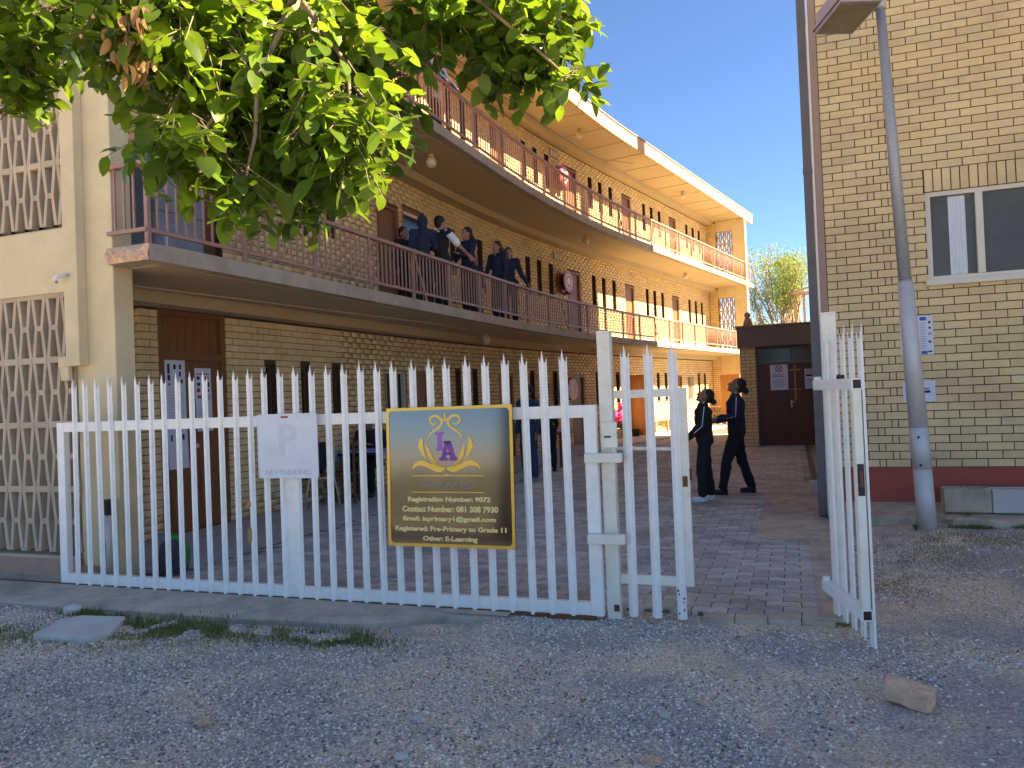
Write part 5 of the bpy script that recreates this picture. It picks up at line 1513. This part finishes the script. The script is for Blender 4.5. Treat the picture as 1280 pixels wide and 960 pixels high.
m = MB(); m.tube([(0, 0, 0), (0, 0, .36)], [.13, .16], 16); o = m.build('bucket', 'shoewhite', None, True); o.location = (-2.35, 31.5, .002); tag(o, 'white bucket standing on the sunlit paving', 'bucket')
m2 = MB(); m2.tube([(.16 * math.cos(a), 0, .36 + .10 * math.sin(a)) for a in np.linspace(0, math.pi, 9)], .006, 5); m2.build('handle', 'galv', o)
t = thing('crate', 'small dark crate on the paving beside the open orange door', 'crate', (-4.88, 24.75, .002), R(12))
m = MB(); m.box(-.16, .16, -.14, .14, 0, .03); m.box(-.16, -.14, -.14, .14, .03, .28); m.box(.14, .16, -.14, .14, .03, .28); m.box(-.14, .14, -.14, -.12, .03, .28); m.box(-.14, .14, .12, .14, .03, .28); m.build('box', 'blackcloth', t)
# open doors at the far end
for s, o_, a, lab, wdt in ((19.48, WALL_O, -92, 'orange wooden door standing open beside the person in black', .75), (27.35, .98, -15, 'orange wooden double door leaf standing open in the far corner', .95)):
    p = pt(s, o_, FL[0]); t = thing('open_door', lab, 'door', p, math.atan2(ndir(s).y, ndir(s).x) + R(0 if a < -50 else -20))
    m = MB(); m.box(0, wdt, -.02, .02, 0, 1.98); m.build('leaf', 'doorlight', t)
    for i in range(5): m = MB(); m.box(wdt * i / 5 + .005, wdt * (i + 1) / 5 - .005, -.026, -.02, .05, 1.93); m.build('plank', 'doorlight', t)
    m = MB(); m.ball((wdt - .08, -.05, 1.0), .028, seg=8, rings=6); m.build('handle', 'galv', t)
# steel cabinet on the middle balcony, near corner
t = thing('steel_cabinet', 'dented blue grey steel cabinet on the middle balcony at the near corner', 'cabinet', pt(1.25, 1.15, 2.965), -hd(1.2))
m = MB(); m.box(-.3, .3, -.33, .33, 0, 1.2); m.build('body', 'cabinet', t, bevel=.01)
for z0, z1 in ((.03, .57), (.6, 1.16)):
    m = MB(); m.box(.3, .312, -.31, .31, z0, z1); d = m.build('door', 'cabinet', t, bevel=.004); m = MB(); m.box(.312, .335, -.24, -.21, (z0 + z1) / 2 - .07, (z0 + z1) / 2 + .07); m.build('handle', 'galv', d)
m = MB(); m.box(-.28, .28, -.342, -.33, .03, .57); m.box(-.28, .28, -.342, -.33, .60, 1.16); m.build('side_panel', 'cabinet', t)
# things by the pillar
t = thing('metal_stanchion', 'grey metal pipe with black cap against the pillar behind the gate', 'post', (-5.80, 5.235, -.004))
m = MB(); m.tube([(0, 0, 0), (.0, 0, .60)], .030, 14); m.build('pipe', 'galv', t, True); m = MB(); m.tube([(0, 0, .58), (0, 0, .72)], .037, 14); m.build('cap', 'black', t)
m = MB(); m.box(-.05, -.03, -.03, .0, .1, .35); m.build('bracket', 'galv', t)
t = thing('school_bag', 'black and green bag standing on the walkway beside the pillar', 'bag', (-5.42, 5.58, .005), R(20))
m = MB(); m.ball((0, 0, .15), .13, .09, .165, 14, 10); m.box(-.12, .12, -.07, .07, .0, .12); remesh('body', m, 'greycloth', .014, t, 2)
m = MB(); m.tube([(.10 * math.cos(a) + .03, -.0, .16 + .155 * math.sin(a)) for a in np.linspace(-1.2, 2.3, 12)], .032, 8); m.build('green_side', 'greenbag', t, True)
m = MB(); m.tube([(-.04, 0, .31), (-.02, 0, .345), (.03, 0, .345), (.05, 0, .31)], .008, 6); m.build('handle', 'greenbag', t)
m = MB(); m.tube([(-5.62, 5.16, .03), (-5.60, 5.13, .012), (-5.45, 5.11, .010), (-5.38, 5.12, .03)], .013, 8); o = m.build('pipe_offcut', 'pvc', None, True); tag(o, 'bent white plastic pipe lying under the gate', 'pipe')
m = MB(); m.tube([(-6.25, 5.15, 2.70), (-6.215, 5.10, 2.715), (-6.19, 5.12, 2.745), (-6.16, 5.19, 2.76)], .017, 8); o = m.build('pipe_stub', 'pvc', None, True); tag(o, 'short white pipe stub sticking out of the facade casing', 'pipe')
m = MB(); m.box(-5.60, -5.54, 5.55, 5.61, .0, .36); o = m.build('short_post', 'cabinet'); tag(o, 'short grey blue steel post at the foot of the pillar', 'post')
# object on the garage roof
t = thing('roof_cowl', 'small sand coloured roof cowl on the corner of the garage roof', 'vent', (-.99, 20.45, 3.03))
m = MB(); m.tube([(0, 0, 0), (0, 0, .22)], [.13, .07], 12); m.build('cone', 'pinktrim', t, True); m = MB(); m.ball((0, 0, .29), .075, .075, .085, 12, 8); m.build('cap', 'pinktimber', t, True)

# ================================================================ LOOSE STONES AND BLOCKS
def rock(name, label, cat, loc, size, mat, seed, rz=0, sub=10, amp=.18):
    m = MB(); m.ball((0, 0, 0), 1, 1, 1, 14, 10)
    vs = []
    for v in m.v:
        p = Vector(v); q = Vector([math.copysign(abs(c) ** .55, c) for c in p])
        q *= 1 + amp * mnoise.noise(p * 1.6 + Vector((seed, 0, 0))) + amp * .5 * mnoise.noise(p * 4 + Vector((0, seed, 0)))
        vs.append((q.x * size[0], q.y * size[1], q.z * size[2]))
    m.v = vs
    o = m.build(name, mat, None, False); o.location = loc; o.rotation_euler = (R(4), R(6), rz); tag(o, label, cat); return o
# broken brick in the foreground
m = MB()
pl = [(-.105, -.045), (.085, -.05), (.108, -.03), (.10, .045), (-.06, .05), (-.11, .028)]
m.prism([(x, y, 0) for x, y in pl], (0, 0, .10))
o = remesh('broken_brick', m, 'oldbrick', .007, None, 2, .022)
o.location = (.455, 4.02, -.012); o.rotation_euler = (R(4), R(8), R(-24)); tag(o, 'single broken brick lying on the gravel in the foreground', 'brick')
o.scale = (.98, .95, 1.0)
# hollow concrete blocks lying on the apron
def cblock(x0, x1, y0, y1, z0, z1, label, mat='palecon', rz=0):
    t = thing('concrete_block', label, 'block', ((x0 + x1) / 2, (y0 + y1) / 2, z0), rz)
    a, b, h_ = (x1 - x0) / 2, (y1 - y0) / 2, z1 - z0
    m = MB(); m.box(-a, a, -b, -b + .035, 0, h_); m.box(-a, a, b - .035, b, 0, h_)
    for c_ in (-a, -.03, a - .04): m.box(c_ + .0005, c_ + .04, -b + .035, b - .035, 0, h_ - .002)
    m.build('shell', mat, t, bevel=.006)
cblock(1.41, 1.83, 8.86, 9.08, .145, .385, 'worn hollow concrete block on the apron, beside the lamp post', 'concrete')
cblock(1.835, 2.30, 8.85, 9.07, .145, .38, 'grey concrete block at the right edge on the apron')
cblock(.17, .43, 11.28, 11.46, .006, .17, 'grey hollow block on the paving behind the open gate leaf')
m = MB()
pl = [(-4.93, 3.80), (-4.45, 3.84), (-4.42, 3.98), (-4.62, 4.29), (-4.98, 4.24), (-5.06, 4.12)]
m.prism([(x, y, -.05) for x, y in pl], (0, 0, .062)); o = m.build('concrete_slab', 'palecon', None, bevel=.01); tag(o, 'flat pale concrete slab lying in the grass on the left', 'slab')
rock('stone', 'bluish white stone at the left edge beside the concrete strip', 'stone', (-5.22, 4.36, .0), (.07, .045, .035), 'palecon', 3.3)
rock('kerb_stone', 'long weathered concrete kerb piece beneath the hollow blocks', 'kerb', (1.75, 8.62, .07), (.36, .10, .06), 'concrete', 7.7, R(4))
for i, (x, y, s_, mt, lab) in enumerate(((-1.74, 3.28, .020, 'palecon', 'white pebble left of centre on the gravel'), (-1.63, 2.92, .022, 'palecon', 'larger white pebble near the bottom centre'), (-.62, 3.62, .020, 'pebblelight', 'pale tan pebble in the middle of the gravel'), (-.60, 3.16, .024, 'oldbrick', 'tan stone at the bottom centre right'), (-2.74, 2.98, .024, 'oldbrick', 'tan stone in the gravel at the lower left'), (-1.95, 2.55, .026, 'oldbrick', 'orange stone near the bottom left centre'), (.12, 3.10, .022, 'oldbrick', 'reddish stone near the bottom right'))):
    rock('stone', lab, 'stone', (x, y, -.018), (s_ * 1.2, s_, s_ * .75), mt, i * 2.1, i)

# ================================================================ GRAVEL, GRASS
def vis_region(n, ymin, ymax):
    Y = ymin + (ymax - ymin) * RNG.random(n) ** 1.25
    lo = np.maximum(-1.40 * Y - .15, -6.6); hi = .262 * Y + .1
    X = lo + (hi - lo) * RNG.random(n)
    return X, Y
def dirt_amount(x, y): return mnoise.noise(Vector((x * .8 + 5, y * 1.1, 0))) * .6 + mnoise.noise(Vector((x * 2.3, y * 2.6 + 9, 3))) * .35 + .17 * (x + .1)
octv = np.array([(1, 0, 0), (-1, 0, 0), (0, 1, 0), (0, -1, 0), (0, 0, 1), (0, 0, -1)], float)
octf = np.array([(0, 2, 4), (2, 1, 4), (1, 3, 4), (3, 0, 4), (2, 0, 5), (1, 2, 5), (3, 1, 5), (0, 3, 5)])
def pebbles(name, X, Y, smin, smax, mats, midx_p, label):
    n = len(X)
    Z = np.array([h_ground(x, y) for x, y in zip(X, Y)])
    S_ = smin + (smax - smin) * RNG.random(n) ** 2.2
    A_ = RNG.random((n, 3)) * 2 * math.pi
    rot = np.zeros((n, 3, 3))
    ca, sa = np.cos(A_[:, 0]), np.sin(A_[:, 0]); cb, sb = np.cos(A_[:, 1] * .25), np.sin(A_[:, 1] * .25)
    rot[:, 0, 0] = ca; rot[:, 0, 1] = -sa * cb; rot[:, 0, 2] = sa * sb
    rot[:, 1, 0] = sa; rot[:, 1, 1] = ca * cb; rot[:, 1, 2] = -ca * sb
    rot[:, 2, 1] = sb; rot[:, 2, 2] = cb
    sc = np.stack([S_ * (.8 + .6 * RNG.random(n)), S_ * (.6 + .5 * RNG.random(n)), S_ * (.45 + .4 * RNG.random(n))], 1)
    V, F = instances_np(octv, octf, rot * sc[:, None, :], np.stack([X, Y, Z + S_ * .15], 1))
    mi = np.repeat((RNG.random(n) < midx_p).astype(int), 8)
    o = link(name, np_mesh(name, V, F, mats, mi)); tag(o, label, kind='stuff'); return o
X, Y = vis_region(175000, 1.7, 8.6)
keep = np.array([(RNG.random() < (1.0 if (d := dirt_amount(x, y)) < .05 else max(.10, 1 - 3.2 * (d - .05)))) and not (x < -2.15 + .2 * math.sin(y * 9) and y > 4.42 + .03 * math.sin(x * 5)) and not (y > (5.29 if x < -.64 else 5.13) and x < .42) and not (y < 3.0 and RNG.random() < .15) for x, y in zip(X, Y)])
X, Y = X[keep], Y[keep]
pebbles('gravel', X, Y, .0032, .0112, ['pebble', 'pebblelight'], .07, 'loose dark grey gravel over the forecourt')
def blades(name, pts_, hmin, hmax, mat, label, wid=.004):
    V = []; F = []
    for (x, y) in pts_:
        z = h_ground(x, y) - .005 if not (x < -2.0 and y > 4.45) else -.03
        a = random.uniform(0, 2 * math.pi); hh = random.uniform(hmin, hmax); l = random.uniform(.15, .8) * hh
        dx, dy = math.cos(a), math.sin(a); px_, py_ = -dy * wid, dx * wid
        i = len(V)
        V += [(x - px_, y - py_, z), (x + px_, y + py_, z), (x + px_ * .7 + dx * l * .35, y + py_ * .7 + dy * l * .35, z + hh * .6), (x - px_ * .7 + dx * l * .35, y - py_ * .7 + dy * l * .35, z + hh * .6), (x + dx * l, y + dy * l, z + hh), (x + dx * l + px_ * .1, y + dy * l + py_ * .1, z + hh)]
        F += [(i, i + 1, i + 2, i + 3), (i + 3, i + 2, i + 5, i + 4)]
    o = link(name, np_mesh(name, np.array(V), np.array(F), mat)); tag(o, label, kind='stuff'); return o
def patch(cx, cy, rx, ry, n, rot=0.0):
    out = []
    while len(out) < n:
        a, b = random.gauss(0, .5), random.gauss(0, .5)
        x = cx + rx * a * math.cos(rot) - ry * b * math.sin(rot); y = cy + rx * a * math.sin(rot) + ry * b * math.cos(rot)
        if mnoise.noise(Vector((x * 5, y * 5, 1))) > -.15: out.append((x, y))
    return out
gp_ = patch(-4.15, 4.22, .85, .22, 2200, .05) + patch(-2.85, 4.28, .40, .18, 700) + patch(-5.0, 4.36, .35, .06, 900) + patch(-5.3, 3.75, .55, .25, 500)
gp_ += patch(1.55, 8.42, .20, .06, 500) + patch(1.62, 8.64, .05, .04, 260) + patch(2.1, 8.5, .15, .06, 300)
blades('grass', gp_, .012, .05, 'grass', 'short green grass along the concrete strip and the apron')
dg = patch(.95, 7.3, .6, .9, 1500) + patch(1.5, 7.9, .5, .4, 900) + patch(.6, 6.3, .4, .5, 700) + patch(-4.4, 4.0, 1.0, .35, 1800) + patch(-3.4, 4.25, 1.0, .2, 1500) + patch(.25, 5.28, .25, .05, 260)
blades('weeds', dg, .008, .03, 'drygrass', 'thin dry weeds in the gravel')
# fallen leaves and bits blown over the gravel
LVX = np.array([(0, 0, 0), (.28, .45, .06), (0, 1, .02), (-.28, .45, .09)]); LFX = np.array([(0, 1, 2, 3)])
nl_ = 90
Xl, Yl = vis_region(nl_, 2.2, 5.0)
rl_ = np.array([np.array(Matrix.Rotation(random.uniform(0, 6.28), 3, 'Z') @ Matrix.Rotation(random.uniform(-.3, .5), 3, 'X')) * random.uniform(.018, .045) for _ in range(nl_)])
Vl, Fl = instances_np(LVX, LFX, rl_, np.array([(x, y, h_ground(x, y) + .012) for x, y in zip(Xl, Yl)]))
o = link('leaf_litter', np_mesh('leaf_litter', Vl, Fl, 'deadleaf')); tag(o, 'small dry leaves scattered over the gravel', kind='stuff')
def tuft(name, label, x, y, n, hmax, mat):
    t = MB()
    for i in range(n):
        a = random.uniform(0, 2 * math.pi); l = random.uniform(.2, .7) * hmax; hh = random.uniform(.5, 1) * hmax; dx, dy = math.cos(a), math.sin(a); ww = .004
        t.add([(-dy * ww, dx * ww, 0), (dy * ww, -dx * ww, 0), (dx * l * .4 + dy * ww * .7, dy * l * .4 - dx * ww * .7, hh * .65), (dx * l * .4 - dy * ww * .7, dy * l * .4 + dx * ww * .7, hh * .65), (dx * l, dy * l, hh)], [(0, 1, 2, 3), (3, 2, 4)])
    o = t.build(name, mat); o.location = (x, y, h_ground(x, y)); tag(o, label, 'weed'); return o
tuft('weed_tuft', 'green weed tuft growing in front of the worn concrete block', 1.56, 8.60, 90, .16, 'grass')
tuft('weed_tuft', 'low green weed at the foot of the lamp post', 1.06, 8.25, 60, .09, 'grass')
# ================================================================ TREE OVER THE GATE
tree = thing('shade_tree', 'broad leaved green tree hanging over the near corner of the school block', 'tree', (0, 0, 0))
LOBES = [((-2.97, 2.3, 3.08), 0.20), ((-2.66, 2.21, 3.06), 0.11), ((-2.92, 2.26, 2.90), 0.11), ((-2.06, 2.0, 2.86), 0.19), ((-1.95, 2.25, 2.78), 0.31), ((-1.68, 2.56, 2.80), 0.40), ((-1.83, 2.4, 2.48), 0.25), ((-1.44, 2.33, 2.44), 0.21), ((-1.83, 1.98, 2.33), 0.14), ((-1.73, 2.13, 2.22), 0.09), ((-1.67, 2.36, 2.27), 0.11), ((-1.22, 2.73, 3.06), 0.19), ((-1.42, 2.55, 2.60), 0.11), ((-0.94, 2.93, 3.02), 0.22), ((-0.82, 2.88, 2.86), 0.10), ((-0.74, 2.81, 2.70), 0.05), ((-1.03, 2.91, 2.88), 0.12),
         # the part of the crown above the picture
         ((-3.0, 1.9, 3.5), .45), ((-2.3, 2.2, 3.4), .38), ((-2.8, 1.2, 3.7), .5), ((-3.4, 1.6, 3.3), .35)]
trunk_base = Vector((-3.55, .55, -.05))
m = MB()
top = Vector((-3.2, 1.0, 2.75))
m.tube([trunk_base, trunk_base + Vector((.03, .04, .25)), trunk_base + Vector((.1, .12, .9)), trunk_base + Vector((.2, .3, 1.8)), top], [.19, .145, .125, .11, .095], 14)
m.build('trunk', 'bark', tree, True)
def limb(a, b, r0_, r1_, sag=.1):
    mid = (a + b) / 2 + Vector((random.uniform(-.08, .08), random.uniform(-.08, .08), sag)); p = [a, a.lerp(mid, .5) + Vector((0, 0, sag * .3)), mid, mid.lerp(b, .5) + Vector((random.uniform(-.03, .03), 0, sag * .1)), b]
    m2 = MB(); m2.tube(p, [r0_, r0_ * .8 + r1_ * .2, (r0_ + r1_) / 2, r0_ * .3 + r1_ * .7, r1_], 8); m2.build('limb', 'bark', tree, True); return p
hub1 = Vector((-2.75, 1.55, 3.45)); hub2 = Vector((-2.0, 2.1, 3.15)); hub3 = Vector((-1.3, 2.6, 3.2))
limb(top, hub1, .08, .05, .05); limb(hub1, hub2, .045, .03, .06); limb(hub2, hub3, .03, .018, .08); limb(hub1, Vector((-3.0, 2.25, 3.2)), .035, .015, .06); limb(hub1, Vector((-1.9, 1.5, 3.9)), .035, .015, .1); limb(top, Vector((-3.4, 1.5, 3.6)), .05, .02, .05)
ends = [hub1, hub2, hub3, Vector((-3.0, 2.25, 3.2)), Vector((-1.95, 1.9, 3.2)), Vector((-1.65, 2.4, 3.0))]
for c_, r_ in LOBES[:17]:
    c_ = Vector(c_); a = min(ends, key=lambda e: (e - c_).length + (0 if e.z > c_.z else .5)); limb(a, c_ + Vector((0, 0, -.2 * r_)), .013, .004, .03)
# leaf shape: folded oval with a pointed tip
def leaf_np(L_=1.0, W_=.60, fold=.10, curl=.12):
    n = 5; V = []
    for i in range(n + 1):
        t = i / n; w_ = W_ / 2 * (math.sin(math.pi * t ** .80)) ** .62 if 0 < t < 1 else 0.0
        zc = -curl * t * t
        V += [(-w_, t * L_, zc + fold * w_ * 1.6), (0, t * L_, zc), (w_, t * L_, zc + fold * w_ * 1.6)]
    F = []
    for i in range(n):
        a = 3 * i; F += [(a, a + 1, a + 4, a + 3), (a + 1, a + 2, a + 5, a + 4)]
    return np.array(V), np.array(F)
LV, LF = leaf_np()
def rand_rot_down(az, pitch, rollv):
    return (Matrix.Rotation(az, 3, 'Z') @ Matrix.Rotation(pitch, 3, 'X') @ Matrix.Rotation(rollv, 3, 'Y'))
leaves = []; twigs = MB()
for li, (c_, r_) in enumerate(LOBES):
    c_ = Vector(c_)
    if li < 17: r_ *= .88
    if c_.z < 2.5: c_.z += .05
    nt_ = int((265 if li < 17 else 120) * (r_ / .3) ** 2 * (1 if li < 17 else .55)) + 3
    if li >= 17: nt_ = int(nt_ * .8)
    for _ in range(nt_):
        d = Vector((random.gauss(0, 1), random.gauss(0, 1), random.gauss(0, 1))).normalized() * r_ * (random.random() ** .5)
        p = c_ + d
        ln = random.uniform(.08, .17)
        dirv = (d.normalized() * .8 + Vector((random.uniform(-.5, .5), random.uniform(-.5, .5), -.75))).normalized()
        q = p + dirv * ln
        twigs.tube([p - dirv * .06, p, q], [.0022, .0020, .0012], 4, caps=False)
        nl = random.randint(3, 6)
        for k in range(nl):
            t = (k + .6) / nl; b = p.lerp(q, t)
            az = random.uniform(0, 2 * math.pi); pitch = random.uniform(-1.25, .35)
            S_ = random.uniform(.048, .102) * (1.18 if random.random() < .1 else 1)
            leaves.append((b, rand_rot_down(az, pitch, random.uniform(-.7, .7)), S_))
o = twigs.build('twigs', 'bark', tree); tag(o, kind='stuff')
def leaf_key(l): 
    v = l[0] - EYE; dpt = v.dot(fw); x = v.dot(rt) / max(dpt, .1); y = v.dot(up) / max(dpt, .1)
    inside = abs(x) < .66 and abs(y) < .5 and dpt > .5
    return (-(l[2] / dpt) if inside else 10) + random.uniform(0, .006)
leaves.sort(key=leaf_key)
LM = np_mesh('leaf', LV, LF, 'leaf', smooth=True)
for b, rot, S_ in leaves[:300]:
    o = link('leaf', LM, tree); o.matrix_local = Matrix.Translation(b) @ rot.to_4x4() @ Matrix.Scale(S_, 4)
rest_ = leaves[300:]
V, F = instances_np(LV, LF, np.array([np.array(r) * s for _, r, s in rest_]), np.array([b[:] for b, _, _ in rest_]))
o = link('foliage', np_mesh('foliage', V, F, 'leaf', smooth=True), tree); tag(o, kind='stuff')
# hanging cluster of dead leaves
DLV, DLF = leaf_np(1.0, .42, .5, .35)
DL = np_mesh('dead_leaf', DLV, DLF, 'deadleaf', smooth=True)
for i in range(38):
    t = i / 38
    b = Vector((-1.985, 1.92, 2.80)) + Vector((.03 + random.gauss(0, .035), random.gauss(0, .03), -.22 * t))
    o = link('dead_leaf', DL, tree); o.matrix_local = Matrix.Translation(b) @ rand_rot_down(random.uniform(0, 6.28), random.uniform(-1.6, -.9), random.uniform(-1, 1)).to_4x4() @ Matrix.Scale(random.uniform(.04, .07), 4)
mb = MB()
for i in range(90):
    b, rot, S_ = random.choice(leaves[:1500]); mb.ball(b + Vector((0, 0, -.005)), .006, .006, .007, 6, 4)
o = mb.build('fig_buds', 'oldbrick', tree); tag(o, kind='stuff')

# ================================================================ TREES BEYOND THE GARAGE
def bare_tree(name, label, base, height, spread, seed, nleaf, bark='palebark', trunks=1):
    rs = random.Random(seed)
    t = thing(name, label, 'tree', base)
    wood = MB(); tips = []
    def grow(p, d, l, r_, lev):
        q = p + d * l
        wood.tube([p, p.lerp(q, .5) + Vector((rs.uniform(-.04, .04), rs.uniform(-.04, .04), 0)) * l, q], [r_, r_ * .85, r_ * .68], 6 if lev < 2 else 4, caps=False)
        if lev >= 2: tips.append((p.lerp(q, .6), d)); tips.append((q, d))
        if lev >= 5 or l < .2: return
        for k in range(3 if lev < 3 else 2):
            a = Vector((rs.gauss(0, 1), rs.gauss(0, 1), rs.gauss(0, .5))).normalized()
            nd = (d + a * spread * rs.uniform(.6, 1.1) + Vector((0, 0, .22))).normalized()
            grow(q if k < 2 else p.lerp(q, rs.uniform(.5, .9)), nd, l * rs.uniform(.62, .8), r_ * .62, lev + 1)
    for k in range(trunks):
        a0 = rs.uniform(0, 6.28); grow(Vector((.25 * math.cos(a0) * (trunks > 1), .25 * math.sin(a0) * (trunks > 1), 0)), Vector((rs.uniform(-.14, .14), rs.uniform(-.1, .1), 1)).normalized(), height * .30, .13 if trunks > 1 else .17, 0)
    wood.build('trunk', bark, t, True)
    V = []; F = []
    tv, tf = leaf_np(1, .5, .1, .1); tv = tv[[1, 6, 7, 8, 16]]
    locs = []; rots = []
    for _ in range(nleaf):
        p, d = rs.choice(tips); b = p + Vector((rs.gauss(0, .26), rs.gauss(0, .26), rs.gauss(0, .26)))
        locs.append(b[:]); rots.append(np.array(rand_rot_down(rs.uniform(0, 6.28), rs.uniform(-1.5, 1.0), rs.uniform(-1, 1))) * rs.uniform(.07, .14))
    qv = np.array([(0, 0, 0), (.28, .5, .02), (0, 1, -.1), (-.28, .5, .02)]); qf = np.array([(0, 1, 2, 3)])
    V, F = instances_np(qv, qf, np.array(rots), np.array(locs))
    o = link('crown', np_mesh('crown', V, F, 'farleaf'), t); tag(o, kind='stuff')
    return t
bare_tree('spring_tree', 'thin spring tree with sparse pale green leaves behind the garage, left of the timber frame', (-.75, 42, 0), 8.4, .42, 5, 6000, trunks=2)
bare_tree('spring_tree', 'taller sparse spring tree rising beside the downpipe', (.75, 44, 0), 9.6, .36, 11, 6000, trunks=2)
bare_tree('spring_tree', 'low bare tree with bluish twigs beside the far end of the school', (-2.2, 46, 0), 6.2, .55, 23, 1500)
t = thing('timber_frame', 'pinkish timber platform on posts behind the garage roof', 'frame', (.75, 41, 0), R(12))
for x in (-.42, .0, .35): m = MB(); m.box(x - .05, x + .05, -.05, .05, 0, 6.0 + .02 * x); m.build('post', 'pinktimber', t)
for i in range(4): m = MB(); m.box(-.6, .6, -.42 + .22 * i, -.24 + .22 * i, 6.01, 6.10); m.build('plank', 'pinktimber', t)
m = MB(); m.bar((-.55, 0, 6.12), (.6, 0, 6.45), .08, .08); m.build('brace', 'pinktimber', t)

# ================================================================ hedge added out of view to darken the foot of the sign's reflection
hg = thing('hedge', 'added dark hedge out of view, darkening the sign reflection', 'hedge', (-2.5, -1.5, -.03))
m = MB()
for i in range(26): m.tube([(-6.3 + i * .5, random.uniform(-.1, .1), 0), (-6.3 + i * .5 + random.uniform(-.1, .1), random.uniform(-.15, .15), .6)], [.02, .01], 5)
o = m.build('stems', 'bark', hg); tag(o, kind='stuff')
nq = 9000
qv = np.array([(0, 0, 0), (.3, .5, .02), (0, 1, -.1), (-.3, .5, .02)]); qf = np.array([(0, 1, 2, 3)])
rots = np.array([np.array(rand_rot_down(random.uniform(0, 6.28), random.uniform(-1.5, 1.2), random.uniform(-1, 1))) * random.uniform(.06, .10) for _ in range(nq)])
locs = np.array([(random.uniform(-6.5, 6.5), random.gauss(0, .2), random.uniform(.0, .82) + .05 * math.sin(i * .01)) for i in range(nq)])
V, F = instances_np(qv, qf, rots, locs)
o = link('foliage', np_mesh('foliage', V, F, 'hedgeleaf'), hg); tag(o, kind='stuff')

# ================================================================ apply the queued voxel meshes and fit the lettering
bpy.context.view_layer.update()
dgp = bpy.context.evaluated_depsgraph_get()
done = []
for o in REMESH:
    ev = o.evaluated_get(dgp)
    me = bpy.data.meshes.new_from_object(ev)
    done.append((o, me))
for o, wd, ht in TEXTS:
    dx, dy = o.dimensions.x, o.dimensions.y
    me = bpy.data.meshes.new_from_object(o.evaluated_get(dgp))
    me.materials.clear(); me.materials.append(o.data.materials[0])
    nm, par, mat_, cu = o.name, o.parent, o.matrix_basis.copy(), o.data
    bpy.data.objects.remove(o); bpy.data.curves.remove(cu)
    n_ = link('lettering', me, par)
    n_.matrix_basis = mat_
    if dx > 0: n_.scale = (wd / dx, (ht / dy if ht and dy > 0 else wd / dx), 1)
for o, me in done:
    mats = [s.material for s in o.material_slots]
    o.modifiers.clear()
    me.materials.clear()
    for m_ in mats: me.materials.append(m_)
    me.polygons.foreach_set('material_index', [0] * len(me.polygons))
    me.polygons.foreach_set('use_smooth', [True] * len(me.polygons))
    o.data = me
